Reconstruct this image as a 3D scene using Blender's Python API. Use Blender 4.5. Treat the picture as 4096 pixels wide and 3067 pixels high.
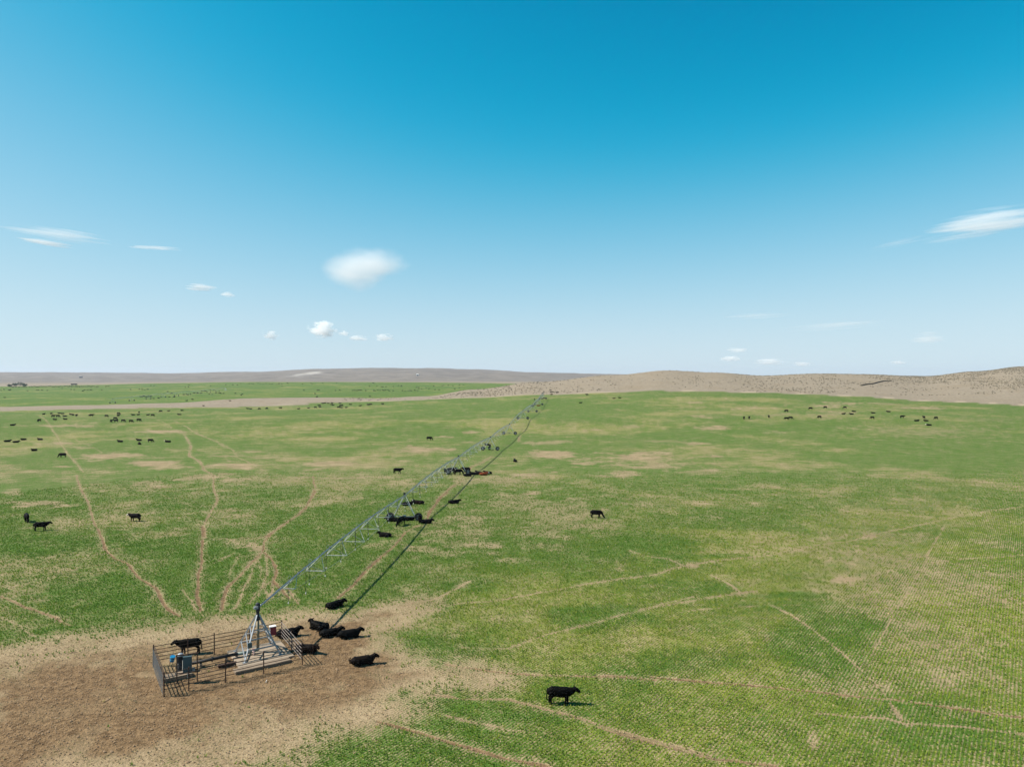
import bpy, math, random
import numpy as np

# ------------------------------------------------------------------ scene, camera, light
for o in list(bpy.data.objects):
    bpy.data.objects.remove(o)
S = bpy.context.scene
C = S.collection
R = math.radians
random.seed(7)
RNG = np.random.default_rng(11)

CAM_H = 24.0            # drone altitude in metres
FPX = 2850.0            # focal length in photo pixels (4096 wide)
HOR = 1505.0            # photo row of the true horizon
CX = 2048.0

cam = bpy.data.cameras.new('camera')
cam.sensor_fit = 'HORIZONTAL'
cam.sensor_width = 36.0
cam.lens = 36.0 * FPX / 4096.0
cam.clip_start = 0.5
cam.clip_end = 60000.0
camo = bpy.data.objects.new('camera', cam)
C.objects.link(camo)
camo.location = (0, 0, CAM_H)
camo.rotation_euler = (R(90.0) - math.atan((1533.5 - HOR) / FPX), 0, 0)
S.camera = camo

SUN_EL, SUN_AZ = R(45.5), R(265.0)      # azimuth clockwise from +Y: the sun stands to the left, a touch behind the camera
W = bpy.data.worlds.new('World')
S.world = W
W.use_nodes = True
wn, wl = W.node_tree.nodes, W.node_tree.links
wn.clear()
w_out = wn.new('ShaderNodeOutputWorld')
w_bg = wn.new('ShaderNodeBackground')
w_sky = wn.new('ShaderNodeTexSky')
w_sky.sky_type = 'NISHITA'
w_sky.sun_disc = False
w_sky.sun_elevation = SUN_EL
w_sky.sun_rotation = SUN_AZ
w_sky.altitude = 900
w_sky.air_density = 1.0
w_sky.dust_density = 0.6
w_sky.ozone_density = 2.0
w_bg.inputs[1].default_value = 0.0574
# even colour grade of the whole sky (teal, saturated, like the photograph's)
# per channel: weights of r, g, b, start, slope and ceiling of a soft-shouldered tone curve
SKY_GRADE = (((.1, 0, 0), .145, 5.2, 6.8), ((0, .1, 0), .083, 4.1, 8.55), ((0, .04, .06), .113, 5.6, 9.1))
w_sep = wn.new('ShaderNodeSeparateColor')
w_com = wn.new('ShaderNodeCombineColor')
wl.new(w_sky.outputs[0], w_sep.inputs[0])
def w_math(op, a, b=None):
    m = wn.new('ShaderNodeMath'); m.operation = op
    for q, v in enumerate((a, b)):
        if v is None: continue
        if isinstance(v, (int, float)): m.inputs[q].default_value = v
        else: wl.new(v, m.inputs[q])
    return m.outputs[0]
for i, (wt, st, sl, top) in enumerate(SKY_GRADE):
    v = None
    for k in range(3):
        if wt[k]:
            t = w_math('MULTIPLY', w_sep.outputs[k], wt[k])
            v = t if v is None else w_math('ADD', v, t)
    v = w_math('MULTIPLY', w_math('SUBTRACT', v, st), 95.0)                      # soft toe
    v = w_math('DIVIDE', w_math('LOGARITHM', w_math('ADD', w_math('EXPONENT', v), 1.0), math.e), 95.0)
    v = w_math('SUBTRACT', 1.0, w_math('EXPONENT', w_math('MULTIPLY', v, -sl)))
    wl.new(w_math('MULTIPLY', v, top), w_com.inputs[i])
wl.new(w_com.outputs[0], w_bg.inputs[0])
wl.new(w_bg.outputs[0], w_out.inputs[0])

sun = bpy.data.lights.new('sun', 'SUN')
sun.energy = 5.0
sun.angle = R(0.53)
sun.color = (1.0, 0.93, 0.82)
suno = bpy.data.objects.new('sun', sun)
C.objects.link(suno)
suno.rotation_euler = (R(90) - SUN_EL, 0, -SUN_AZ + math.pi)
suno.location = (-80, 0, 90)

S.view_settings.view_transform = 'Standard'
S.view_settings.look = 'None'
S.view_settings.exposure = 0.8
S.view_settings.gamma = 1.0
S.view_settings.use_curve_mapping = False
S.render.engine = 'CYCLES'
S.cycles.max_bounces = 12
S.cycles.diffuse_bounces = 2
S.cycles.glossy_bounces = 2
S.cycles.transparent_max_bounces = 16
S.cycles.volume_bounces = 10
S.cycles.use_denoising = True
S.cycles.denoiser = 'OPENIMAGEDENOISE'
S.cycles.denoising_input_passes = 'RGB_ALBEDO_NORMAL'
S.cycles.denoising_prefilter = 'ACCURATE'
S.cycles.use_adaptive_sampling = True
S.cycles.adaptive_threshold = 0.01
S.cycles.pixel_filter_type = 'BLACKMAN_HARRIS'

# ------------------------------------------------------------------ noise and terrain functions (numpy)
def _hash(ix, iy, seed):
    h = (ix.astype(np.int64) * 374761393 + iy.astype(np.int64) * 668265263 + seed * 1442695041) & 0xffffffff
    h = ((h ^ (h >> 13)) * 1274126177) & 0xffffffff
    h = h ^ (h >> 16)
    return (h & 0xffff) / 65535.0

def vnoise(x, y, seed=0):
    ix, iy = np.floor(x), np.floor(y)
    fx, fy = x - ix, y - iy
    fx = fx * fx * (3 - 2 * fx); fy = fy * fy * (3 - 2 * fy)
    a, b = _hash(ix, iy, seed), _hash(ix + 1, iy, seed)
    c, d = _hash(ix, iy + 1, seed), _hash(ix + 1, iy + 1, seed)
    return (a * (1 - fx) + b * fx) * (1 - fy) + (c * (1 - fx) + d * fx) * fy

def fbm(x, y, seed=0, octs=4):
    s, amp, tot = 0, 1.0, 0
    for k in range(octs):
        s = s + amp * vnoise(x * 2 ** k + 17.3 * k, y * 2 ** k - 9.1 * k, seed + k)
        tot += amp; amp *= 0.5
    return s / tot

def sstep(a, b, x):
    t = np.clip((x - a) / (b - a), 0, 1)
    return t * t * (3 - 2 * t)

ZY = np.array([0, 120, 200, 260, 300, 346, 403, 460, 520, 560, 600, 680, 760, 850, 950, 1100, 1250, 1450, 1750, 2200, 2800, 3600, 4600, 6000, 9000, 20000], float)
ZT = {
 -1500: [0, 0, 0, .2, 1, 2.5, 1.8, .6, -.5, -1, -2, -3, -2, -1, 0, 1, 2, 4, 5, 6, 10, 28, 48, 30, 20, 0],
 0:     [0, 0, 0, .2, 1, 2.5, 1.8, .6, -.5, -1.5, -2.6, -3, -2.4, -1.5, -.5, 1, 2.4, 3.9, 4, 3, 8, 28, 50, 30, 20, 0],
 350:   [0, 0, 0, .2, 1, 2.5, 1.8, .8, 0, -.6, -1.4, -2, -1.6, -1, 0, 1.2, 2.6, 4.2, 6, 4, 8, 26, 49, 30, 20, 0],
 650:   [0, 0, 0, .2, 1, 2.5, 1.8, .8, .2, -.1, -.4, -.5, -.5, 0, .6, 1.8, 3.2, 5.4, 8, 6, 8, 26, 43, 28, 20, 0],
 1000:  [0, 0, 0, .1, .8, 2.4, 1.8, .8, .2, -.4, -.2, 3.2, 1.0, .3, .8, 2.2, 3.6, 6.5, 9.9, 7, 10, 34, 53, 30, 20, 0],
 1300:  [0, 0, 0, 0, .6, 2.4, 2.0, 1.2, 1, .8, 2.4, 3.6, 1.2, .2, .8, 2.2, 3.8, 7, 10, 8, 14, 48, 72, 40, 20, 0],
 1500:  [0, 0, 0, 0, .5, 2.4, 2.2, 1.8, 2.2, 2.6, 3.2, 2.9, .6, 0, .8, 2.2, 3.8, 7, 9.6, 8, 16, 52, 76, 40, 20, 0],
 1700:  [0, 0, 0, 0, .4, 2.5, 2.6, 2.8, 3.4, 3.8, 4.4, 4.6, 2.6, 1, 1, 2.2, 4, 7.4, 9.6, 8, 16, 52, 75, 40, 20, 0],
 1900:  [0, 0, -.1, 0, .4, 2.8, 3.2, 4.2, 4.8, 5.1, 5.6, 8.4, 9.4, 7, 4, 3, 4.6, 7.6, 9.4, 8, 14, 46, 68, 38, 20, 0],
 2150:  [0, 0, -.2, 0, .5, 3.1, 3.6, 5.3, 7.4, 7.9, 8.4, 12.5, 16.2, 17, 13, 7, 6, 8, 9, 8, 12, 38, 48, 32, 20, 0],
 2450:  [0, 0, -.2, .1, .8, 3.3, 4.4, 6.6, 9.0, 9.7, 10.8, 16.5, 22, 25.5, 26, 19, 12, 9, 8, 8, 8, 26, 38, 26, 20, 0],
 2660:  [0, 0, -.2, .1, 1, 3.5, 5.2, 7.8, 10.4, 11.2, 12.8, 19, 25, 30, 32, 26, 16, 10, 8, 8, 8, 18, 30, 20, 20, 0],
 2860:  [0, 0, -.1, .2, 1.2, 3.7, 5.2, 8, 10.6, 11.3, 13, 18.5, 23.5, 27.5, 29, 24, 15, 10, 8, 8, 8, 16, 28, 20, 20, 0],
 3050:  [0, 0, 0, .3, 1.4, 3.9, 5.2, 7.8, 10.2, 11.1, 12.6, 17, 21, 24.2, 25, 21, 14, 9, 8, 8, 8, 16, 26, 20, 20, 0],
 3250:  [0, 0, 0, .4, 1.5, 4.0, 5.2, 7.2, 9.4, 10.8, 12.6, 17.5, 22.5, 26.4, 27.7, 23, 14, 9, 8, 8, 8, 16, 26, 20, 20, 0],
 3450:  [0, 0, 0, .5, 1.6, 4.0, 5.0, 6.6, 8.7, 10.2, 12.2, 17.4, 22.4, 26, 26.8, 22, 14, 9, 8, 8, 8, 16, 26, 20, 20, 0],
 3700:  [0, 0, 0, .4, 1.5, 3.8, 4.6, 5.5, 7.0, 9.0, 11.2, 16, 20.5, 23.8, 24.0, 20, 13, 9, 8, 8, 8, 16, 26, 20, 20, 0],
 3900:  [0, 0, 0, .3, 1.4, 3.6, 4.2, 5.0, 7.4, 10, 13, 19.5, 25.5, 29.6, 30, 25, 16, 10, 8, 8, 8, 16, 26, 20, 20, 0],
 4096:  [0, 0, 0, .2, 1.2, 3.2, 3.9, 4.5, 8, 11.4, 15, 23, 30, 35, 36.5, 30, 18, 10, 8, 8, 8, 16, 26, 20, 20, 0],
 5600:  [0, 0, 0, .2, 1, 2.4, 2.6, 3.2, 8, 13, 18, 28, 36, 42, 44, 36, 20, 10, 8, 8, 8, 16, 26, 20, 20, 0],
}
ZU = np.array(sorted(ZT), float)
ZV = np.array([ZT[int(u)] for u in ZU], float)
ZL = np.log(ZY + 60.0)

def _hermite(tab, xs, x):
    i = np.clip(np.searchsorted(xs, x, side='right') - 1, 0, len(xs) - 2)
    h = xs[i + 1] - xs[i]
    t = np.clip((x - xs[i]) / h, 0, 1)
    d = np.diff(tab, axis=1) / np.diff(xs)
    m = np.zeros_like(tab)
    same = d[:, :-1] * d[:, 1:] > 0
    hm = np.where(same, 2 * d[:, :-1] * d[:, 1:] / np.where(same, d[:, :-1] + d[:, 1:], 1), 0)
    m[:, 1:-1] = hm
    return i, t, h, m

def ground_z(x, y):
    x = np.asarray(x, float); y = np.asarray(y, float)
    r = np.hypot(x, y) + 1e-6
    yy = np.maximum(y, 0.36 * r)
    u = CX + FPX * np.clip(x / yy, -2.6, 2.6)
    u = np.clip(u, ZU[0], ZU[-1])
    i, t, h, m = _hermite(ZV, ZL, np.log(yy + 60.0))
    j = np.clip(np.searchsorted(ZU, u, side='right') - 1, 0, len(ZU) - 2)
    s = (u - ZU[j]) / (ZU[j + 1] - ZU[j]); s = s * s * (3 - 2 * s)
    h00 = 2 * t**3 - 3 * t**2 + 1; h10 = t**3 - 2 * t**2 + t; h01 = -2 * t**3 + 3 * t**2; h11 = t**3 - t**2
    def col(k):
        return ZV[k, i] * h00 + h * m[k, i] * h10 + ZV[k, i + 1] * h01 + h * m[k, i + 1] * h11
    z = col(j) * (1 - s) + col(j + 1) * s
    dp = np.hypot(x + 22, y - 61)
    near = sstep(14, 60, dp)
    z = z + near * 0.22 * (fbm(x / 34, y / 34, 5, 3) - 0.5)
    hill = sstep(560, 760, yy)
    z = z + hill * (fbm(x / 130, y / 130, 9, 4) - 0.5) * (2.2 + 6.0 * sstep(1900, 3200, yy)) * np.where(np.hypot(x + 483, y - 1200) < 600, 0.25, 1)
    return z

def gz(x, y):
    return float(ground_z(np.array([x]), np.array([y]))[0])

def at(px, py):
    """photo pixel on the ground -> world x, y, z"""
    k = (px - CX) / FPX
    Y = np.concatenate([np.linspace(35, 640, 1500), np.geomspace(641, 6000, 1500)])
    z = ground_z(k * Y, Y)
    row = HOR + (CAM_H - z) * FPX / Y
    hit = np.nonzero(row <= py)[0]
    n = hit[0] if len(hit) else len(Y) - 1
    if n > 0:
        f = (row[n - 1] - py) / max(1e-6, row[n - 1] - row[n]); f = min(1, max(0, f))
        d = Y[n - 1] + f * (Y[n] - Y[n - 1])
    else:
        d = Y[0]
    return k * d, d, gz(k * d, d)

# ------------------------------------------------------------------ materials
MATS = {}
def mat(name, col, rough=0.7, metal=0.0, vary=0.0, scale=8.0, spec=0.3, bump=0.0):
    if name in MATS:
        return MATS[name]
    m = bpy.data.materials.new(name); m.use_nodes = True
    n, l = m.node_tree.nodes, m.node_tree.links
    b = n['Principled BSDF']
    b.inputs['Base Color'].default_value = (*col, 1)
    b.inputs['Roughness'].default_value = rough
    b.inputs['Metallic'].default_value = metal
    b.inputs['Specular IOR Level'].default_value = spec
    if vary or bump:
        tc = n.new('ShaderNodeTexCoord')
        nz = n.new('ShaderNodeTexNoise'); nz.inputs['Scale'].default_value = scale; nz.inputs['Detail'].default_value = 5
        l.new(tc.outputs['Object'], nz.inputs['Vector'])
        if vary:
            mx = n.new('ShaderNodeMix'); mx.data_type = 'RGBA'
            mx.inputs['A'].default_value = (*[c * (1 - vary) for c in col], 1)
            mx.inputs['B'].default_value = (*[min(1, c * (1 + vary)) for c in col], 1)
            l.new(nz.outputs['Fac'], mx.inputs['Factor'])
            l.new(mx.outputs['Result'], b.inputs['Base Color'])
        if bump:
            bp = n.new('ShaderNodeBump'); bp.inputs['Strength'].default_value = bump; bp.inputs['Distance'].default_value = 0.02
            l.new(nz.outputs['Fac'], bp.inputs['Height']); l.new(bp.outputs['Normal'], b.inputs['Normal'])
    MATS[name] = m
    return m

M_GALV = mat('galvanised_steel', (0.30, 0.315, 0.33), 0.5, 0.35, 0.18, 3.0)
M_GALV_D = mat('weathered_galvanised', (0.24, 0.255, 0.265), 0.55, 0.3, 0.2, 3.0)
M_TRUSS = mat('truss_steel', (0.47, 0.48, 0.48), 0.55, 0.2, 0.15, 3.0)
M_PIPE = mat('pipe_steel', (0.38, 0.41, 0.43), 0.45, 0.35, 0.15, 1.2)
M_HOSE = mat('black_hose', (0.018, 0.018, 0.02), 0.6)
M_NOZ = mat('white_plastic', (0.55, 0.54, 0.5), 0.5)
M_TYRE = mat('tyre_rubber', (0.022, 0.021, 0.02), 0.85, 0, 0.3, 6)
M_RUST = mat('rusty_steel', (0.05, 0.026, 0.018), 0.85, 0.1, 0.5, 7, bump=0.3)
M_RAIL = mat('sun_glint_rod', (0.20, 0.165, 0.145), 0.6, 0.25, 0.4, 5)  # sun glint of the right-side rails put into the base colour; stay wires share it
M_ROD = mat('rusty_rod', (0.035, 0.022, 0.016), 0.8, 0.1, 0.4, 5)
M_CONC = mat('concrete', (0.26, 0.205, 0.15), 0.9, 0, 0.25, 3, bump=0.3)
M_CONC2 = mat('stained_concrete', (0.20, 0.15, 0.105), 0.92, 0, 0.35, 3, bump=0.4)
M_PANEL = mat('blue_grey_enclosure', (0.062, 0.095, 0.105), 0.45, 0.1, 0.15, 2)
M_RED = mat('red_paint', (0.22, 0.025, 0.032), 0.5, 0, 0.2, 4)
M_WHITE = mat('white_paint', (0.62, 0.59, 0.56), 0.5, 0, 0.08, 4)
M_BLUE = mat('blue_plastic', (0.012, 0.18, 0.36), 0.4)
M_BLUE2 = mat('pale_blue_plastic', (0.14, 0.36, 0.5), 0.4)
M_DARK = mat('dark_iron', (0.03, 0.033, 0.038), 0.6, 0.3, 0.3, 5)
M_DPIPE = mat('dark_main_pipe', (0.035, 0.03, 0.028), 0.7, 0.1, 0.4, 4)
M_MOTOR = mat('motor_grey', (0.25, 0.27, 0.29), 0.5, 0.2, 0.1, 4)
M_RISER = mat('riser_tan_pipe', (0.22, 0.18, 0.12), 0.6, 0.1, 0.3, 4)
M_GREEN = mat('valve_green_grey', (0.16, 0.20, 0.18), 0.6, 0.1, 0.2, 4)

def cow_mat(name, a, b, rough=0.65):
    m = bpy.data.materials.new(name); m.use_nodes = True
    n, l = m.node_tree.nodes, m.node_tree.links
    bs = n['Principled BSDF']
    oi = n.new('ShaderNodeObjectInfo'); tc = n.new('ShaderNodeTexCoord')
    nz = n.new('ShaderNodeTexNoise'); nz.inputs['Scale'].default_value = 2.2; nz.inputs['Detail'].default_value = 4
    l.new(tc.outputs['Object'], nz.inputs['Vector'])
    mu = n.new('ShaderNodeMath'); mu.operation = 'MULTIPLY'
    rp = n.new('ShaderNodeMapRange'); rp.inputs[1].default_value = 0.5; rp.inputs[2].default_value = 1.0
    l.new(oi.outputs['Random'], rp.inputs[0])
    l.new(rp.outputs[0], mu.inputs[0]); l.new(nz.outputs['Fac'], mu.inputs[1])
    mx = n.new('ShaderNodeMix'); mx.data_type = 'RGBA'
    mx.inputs['A'].default_value = (*a, 1); mx.inputs['B'].default_value = (*b, 1)
    l.new(mu.outputs[0], mx.inputs['Factor']); l.new(mx.outputs['Result'], bs.inputs['Base Color'])
    bs.inputs['Roughness'].default_value = rough
    bs.inputs['Specular IOR Level'].default_value = 0.05
    bp = n.new('ShaderNodeBump'); bp.inputs['Strength'].default_value = 0.15; bp.inputs['Distance'].default_value = 0.01
    n2 = n.new('ShaderNodeTexNoise'); n2.inputs['Scale'].default_value = 14
    l.new(tc.outputs['Object'], n2.inputs['Vector']); l.new(n2.outputs['Fac'], bp.inputs['Height']); l.new(bp.outputs['Normal'], bs.inputs['Normal'])
    return m
M_COW = cow_mat('black_hide', (0.0025, 0.0022, 0.002), (0.013, 0.006, 0.004))
M_COWRED = cow_mat('red_hide', (0.15, 0.035, 0.012), (0.18, 0.045, 0.018))
M_FACE = mat('white_hide', (0.5, 0.46, 0.41), 0.8, 0, 0.1, 6)

# ------------------------------------------------------------------ mesh helpers
def V(*a): return np.array(a, float)
def unit(v): return v / (np.linalg.norm(v) + 1e-9)

class MB:
    def __init__(self): self.v, self.f, self.mi = [], [], []
    def add(self, vs, fs, mi=0):
        o = len(self.v)
        self.v += [tuple(map(float, p)) for p in vs]
        self.f += [tuple(o + k for k in f) for f in fs]
        self.mi += [mi] * len(fs)
        return self
    def tube(self, pts, rad, n=6, mi=0, cap=True, sq=None):
        pts = [np.array(p, float) for p in pts]
        if np.isscalar(rad): rad = [rad] * len(pts)
        vs, fs = [], []
        t0 = unit(pts[1] - pts[0])
        up = V(0, 0, 1) if abs(t0[2]) < 0.9 else V(1, 0, 0)
        a = unit(np.cross(t0, up))
        for i, p in enumerate(pts):
            t = unit(pts[min(i + 1, len(pts) - 1)] - pts[max(i - 1, 0)])
            a = unit(a - t * np.dot(a, t)); b = np.cross(t, a)
            ra, rb = (rad[i], rad[i]) if np.isscalar(rad[i]) else rad[i]
            for k in range(n):
                g = 2 * math.pi * (k + (0.5 if n == 4 else 0)) / n
                vs.append(p + a * ra * math.cos(g) + b * rb * math.sin(g))
        for i in range(len(pts) - 1):
            for k in range(n):
                k2 = (k + 1) % n
                fs.append((i * n + k, i * n + k2, (i + 1) * n + k2, (i + 1) * n + k))
        if cap:
            fs.append(tuple(reversed(range(n)))); fs.append(tuple((len(pts) - 1) * n + k for k in range(n)))
        return self.add(vs, fs, mi)
    def box(self, c, size, ax=None, ay=None, az=None, mi=0):
        c = np.array(c, float)
        ax = V(1, 0, 0) if ax is None else unit(np.array(ax, float))
        az = V(0, 0, 1) if az is None else unit(np.array(az, float))
        ay = unit(np.cross(az, ax)) if ay is None else ay
        hx, hy, hz = [s / 2 for s in size]
        vs = [c + ax * hx * i + ay * hy * j + az * hz * k for k in (-1, 1) for j in (-1, 1) for i in (-1, 1)]
        fs = [(0, 2, 3, 1), (4, 5, 7, 6), (0, 1, 5, 4), (2, 6, 7, 3), (0, 4, 6, 2), (1, 3, 7, 5)]
        return self.add(vs, fs, mi)
    def build(self, name, mats, parent=None, origin=(0, 0, 0), smooth=False):
        me = bpy.data.meshes.new(name)
        o = np.array(origin, float)
        me.from_pydata([tuple(np.array(p) - o) for p in self.v], [], self.f)
        for m in (mats if isinstance(mats, (list, tuple)) else [mats]): me.materials.append(m)
        if any(self.mi): me.polygons.foreach_set('material_index', self.mi)
        if smooth: me.polygons.foreach_set('use_smooth', [True] * len(me.polygons))
        me.update()
        ob = bpy.data.objects.new(name, me); C.objects.link(ob)
        if parent is not None: ob.parent = parent
        return ob

def thing(name, loc, label, cat, group=None):
    e = bpy.data.objects.new(name, None); C.objects.link(e)
    e.location = loc; e.empty_display_size = 0.3
    tag(e, label, cat, group)
    return e
def tag(o, label, cat, group=None):
    o['label'] = label; o['category'] = cat
    if group: o['group'] = group
    return o

# ------------------------------------------------------------------ ground cover masks (what grows where)
PIV = V(-21.96, 61.35)
F1_C, F1_R = PIV, 541.0
F2_C, F2_R = V(-483.0, 1200.0), 575.0
ROWD = unit(V(0.588, 0.809)); ROWN = V(ROWD[1], -ROWD[0])

def zpts(pts, sc, ox, oy): return [(ox + x / sc, oy + y / sc) for x, y in pts]
Za = lambda p: zpts(p, 2.76, 0, 1600)
Zb = lambda p: zpts(p, 1.552, 0, 2000)
Zc = lambda p: zpts(p, 1.4786, 2600, 2000)
Zd = lambda p: zpts(p, 1.58, 1400, 2300)
Ze = lambda p: zpts(p, 2.765, 1000, 1960)
Zf = lambda p: zpts(p, 2.855, 1680, 1540)
Zg = lambda p: zpts(p, 2.3, 0, 1440)
Zh = lambda p: zpts(p, 1.3825, 0, 1560)
TRAILS = [  # photo polyline, half width in metres, strength, soil share
 (Za([(430,170),(540,270),(620,390),(660,470),(740,590),(830,690),(915,800)]), .45, .75, .3),
 (Za([(835,830),(880,960),(940,1090),(985,1210),(1030,1340),(1090,1480),(1160,1650)]), .42, .95, .6),
 (Zb([(600,170),(650,310),(720,370),(790,395),(850,480),(950,540),(990,610),(1040,680),(1110,725)]), .40, 1, .7),
 (Zg([(1695,680),(1750,790),(1740,880),(1840,940),(1870,1010),(1960,1060),(1960,1180),(1995,1290),(1920,1420),(1870,1530),(1880,1640)]), .42, 1, .6),
 (Zb([(1255,160),(1250,260),(1245,400),(1215,500),(1220,600),(1240,690)]), .40, 1, .8),
 (Zb([(1960,-60),(1930,0),(1890,60),(1790,130),(1690,200),(1640,260),(1625,320),(1690,380),(1710,440),(1700,510),(1750,560),(1790,610)]), .42, 1, .8),
 (Zb([(1625,320),(1560,380),(1470,480),(1410,540),(1380,620),(1370,690)]), .42, 1, .7),
 (Zb([(1590,370),(1612,430),(1612,490)]), .25, .6, .4),
 (Zb([(1690,505),(1590,575),(1540,650)]), .30, .7, .5),
 (Zb([(1640,530),(1665,610)]), .25, .7, .5),
 (Zb([(1790,550),(1845,650)]), .30, .9, .6),
 (Zb([(1310,100),(1420,150),(1530,190)]), .30, .6, .2),
 (Zb([(1625,320),(1570,400),(1535,500),(1490,610),(1450,680)]), .30, .8, .4),
 (Zb([(1640,320),(1655,420),(1640,520),(1600,600)]), .28, .8, .4),
 (Zb([(1460,300),(1540,290),(1620,310)]), .5, .8, .2),
 (Zb([(1260,420),(1350,380),(1450,330)]), .3, .6, .3),
 (Zb([(1700,510),(1690,570),(1650,640)]), .28, .8, .4),
 (Zb([(1120,560),(1180,620),(1210,690)]), .28, .7, .4),
 (Zb([(1260,240),(1400,240),(1530,262),(1620,300)]), .55, .7, .2),
 (Zb([(1480,340),(1430,420),(1410,480)]), .3, .6, .3),
 (Zb([(0,600),(150,670),(300,720),(420,780)]), .40, .9, .6),
 (Zb([(0,500),(200,470),(400,430),(500,420)]), .8, .5, .1),
 (Zb([(0,730),(120,790),(200,850)]), .3, .6, .3),
 (Zg([(1500,600),(1600,640),(1700,660)]), .5, .5, .1),
 (Zg([(1720,620),(1810,680),(1990,750),(2060,800)]), .5, .6, .2),
 (Zg([(650,710),(800,780),(940,850)]), .5, .5, .1),
 (Zc([(0,1050),(300,1080),(600,1100),(900,1130),(1200,1165),(1500,1190),(1800,1240),(2300,1300)]), .36, 1, .75),
 (Zd([(600,570),(850,605),(1050,630),(1300,640),(1700,650),(1930,668)]), .40, 1, .6),
 (Zc([(1000,1270),(1400,1300),(1530,1335),(1800,1345),(2050,1370),(2300,1410)]), .26, .85, .3),
 (Zc([(-300,1350),(0,1440),(200,1490),(400,1540),(750,1585)]), .35, .9, .6),
 (Zc([(700,610),(850,690),(940,750),(1130,900),(1250,1010),(1330,1090),(1400,1170),(1500,1310)]), .26, .95, .3),
 (Zc([(1750,150),(1640,350),(1500,610),(1440,680),(1310,930)]), .30, .8, .1),
 (Zc([(0,450),(210,390),(400,360),(700,330),(1000,270),(1200,240),(1400,190),(1600,150),(1850,90),(2300,25)]), .45, .9, .15),
 (Zc([(1080,490),(1300,455),(1560,385),(1800,355),(2300,320)]), .38, .9, .35),
 (Zc([(-60,650),(300,590),(520,555),(640,545)]), .55, .8, .2),
 (Zc([(-120,300),(0,335),(110,350),(210,395)]), .4, .7, .1),
 (Zc([(380,450),(480,500),(540,545)]), .35, .8, .15),
 (Zc([(720,620),(1400,640),(2300,665)]), .25, .45, .1),
 (Zc([(250,655),(450,640),(640,630)]), .3, .7, .2),
 (Zd([(350,730),(700,790),(1000,790),(1300,870),(1600,960),(1900,1050),(2300,1150)]), .36, .85, .5),
 (Zd([(180,930),(450,1010),(650,1070),(900,1150),(1250,1230)]), .38, .95, .7),
 (Zd([(600,890),(800,950),(1050,990)]), .32, .8, .3),
 (Zd([(700,460),(1000,470),(1250,380),(1500,320),(1700,260),(2000,180),(2212,130)]), .45, .7, .3),
 (Zd([(400,205),(900,170),(1250,110),(1500,60),(1850,10)]), .45, .75, .25),
 (Zd([(240,240),(420,190),(560,150),(760,40)]), .4, .8, .3),
 (Ze([(960,1200),(1130,1050),(1270,900),(1450,740),(1600,600),(1700,470),(1850,390)]), .42, 1, .9),
 (Ze([(1960,330),(1985,240),(2110,80),(2200,20)]), .5, 1, .9),
 (Zf([(100,1490),(200,1310),(270,1240),(400,1140),(480,1090)]), .5, 1, .8),
 (Zf([(560,970),(590,930),(720,880),(830,810)]), .6, .9, .8),
 (Zf([(400,1290),(520,1160)]), .5, .6, .3),
 (Zf([(1125,640),(1140,560)]), .5, .9, .7),
 (Zf([(1100,560),(1150,490),(1190,430)]), .5, .5, .2),
 (Zf([(1180,540),(1280,400)]), .5, .5, .2),
 (Zh([(1460,815),(1600,720),(1700,640),(1740,540),(1730,480)]), .42, 1, .7),
 (Zh([(960,170),(1050,215),(1100,245),(1210,290),(1290,335),(1310,370),(1450,440)]), .5, .7, .2),
 (Zh([(870,165),(960,215),(1010,230)]), .5, .6, .2),
 (Zh([(820,545),(930,600),(1050,640),(1160,690)]), .4, .5, .2),
]
PATCHES = []   # px, py, half width px, half height px, strength
def _pp(lst, sc, ox, oy, k=1.0):
    for x, y, a, b, s in lst: PATCHES.append((ox + x / sc, oy + y / sc, a / sc, b / sc, s * k))
_pp([(1150,625,330,38,.9),(1640,705,200,42,.9),(100,745,150,34,.85),(710,735,90,12,.7),(1750,945,290,38,.8),(300,1140,360,42,.75),(700,900,130,14,.7),
     (130,1020,110,24,.6),(600,285,420,15,.7),(1850,350,360,19,.8),(780,480,270,18,.8),(870,525,140,16,.55),(2100,870,170,48,.7),(1900,545,160,10,.5),
     (200,560,190,10,.5),(1650,1230,260,40,.35),(700,1300,300,30,.3),(2100,1080,200,50,.4),(1300,1600,200,40,.5),(560,1590,260,22,.45),(950,250,200,8,.5),(1450,195,500,9,.4),(650,165,200,8,.3),(1700,640,300,14,.4)], 2.76, 0, 1600)
_pp([(250,235,210,23,.9),(1050,270,190,24,.9),(1700,288,340,38,.9),(1330,115,120,11,.85),(1800,325,260,33,.7),(1600,400,190,24,.8),(1050,515,110,20,.8),
     (1000,400,160,28,.8),(850,435,210,40,.6),(1450,610,90,20,.7),(1350,715,160,60,.6),(750,845,110,18,.7),(650,740,220,80,.5),(950,650,210,40,.5),
     (150,452,160,18,.75),(160,308,65,11,.6),(610,125,55,8,.7),(2150,370,160,24,.6),(2050,195,110,8,.7),(2090,95,100,9,.7),(1700,525,60,12,.5),
     (1600,92,100,8,.7),(2100,25,90,11,.6),(280,860,90,22,.6),(880,930,110,28,.5),(560,430,80,50,.5),(420,700,120,40,.5),(1560,980,70,40,.5),
     (600,190,60,8,.5),(1250,590,120,30,.35),(430,155,60,7,.6),(1750,180,250,9,.4),(1100,190,160,12,.6)], 1.58, 1500, 1650)
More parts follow.
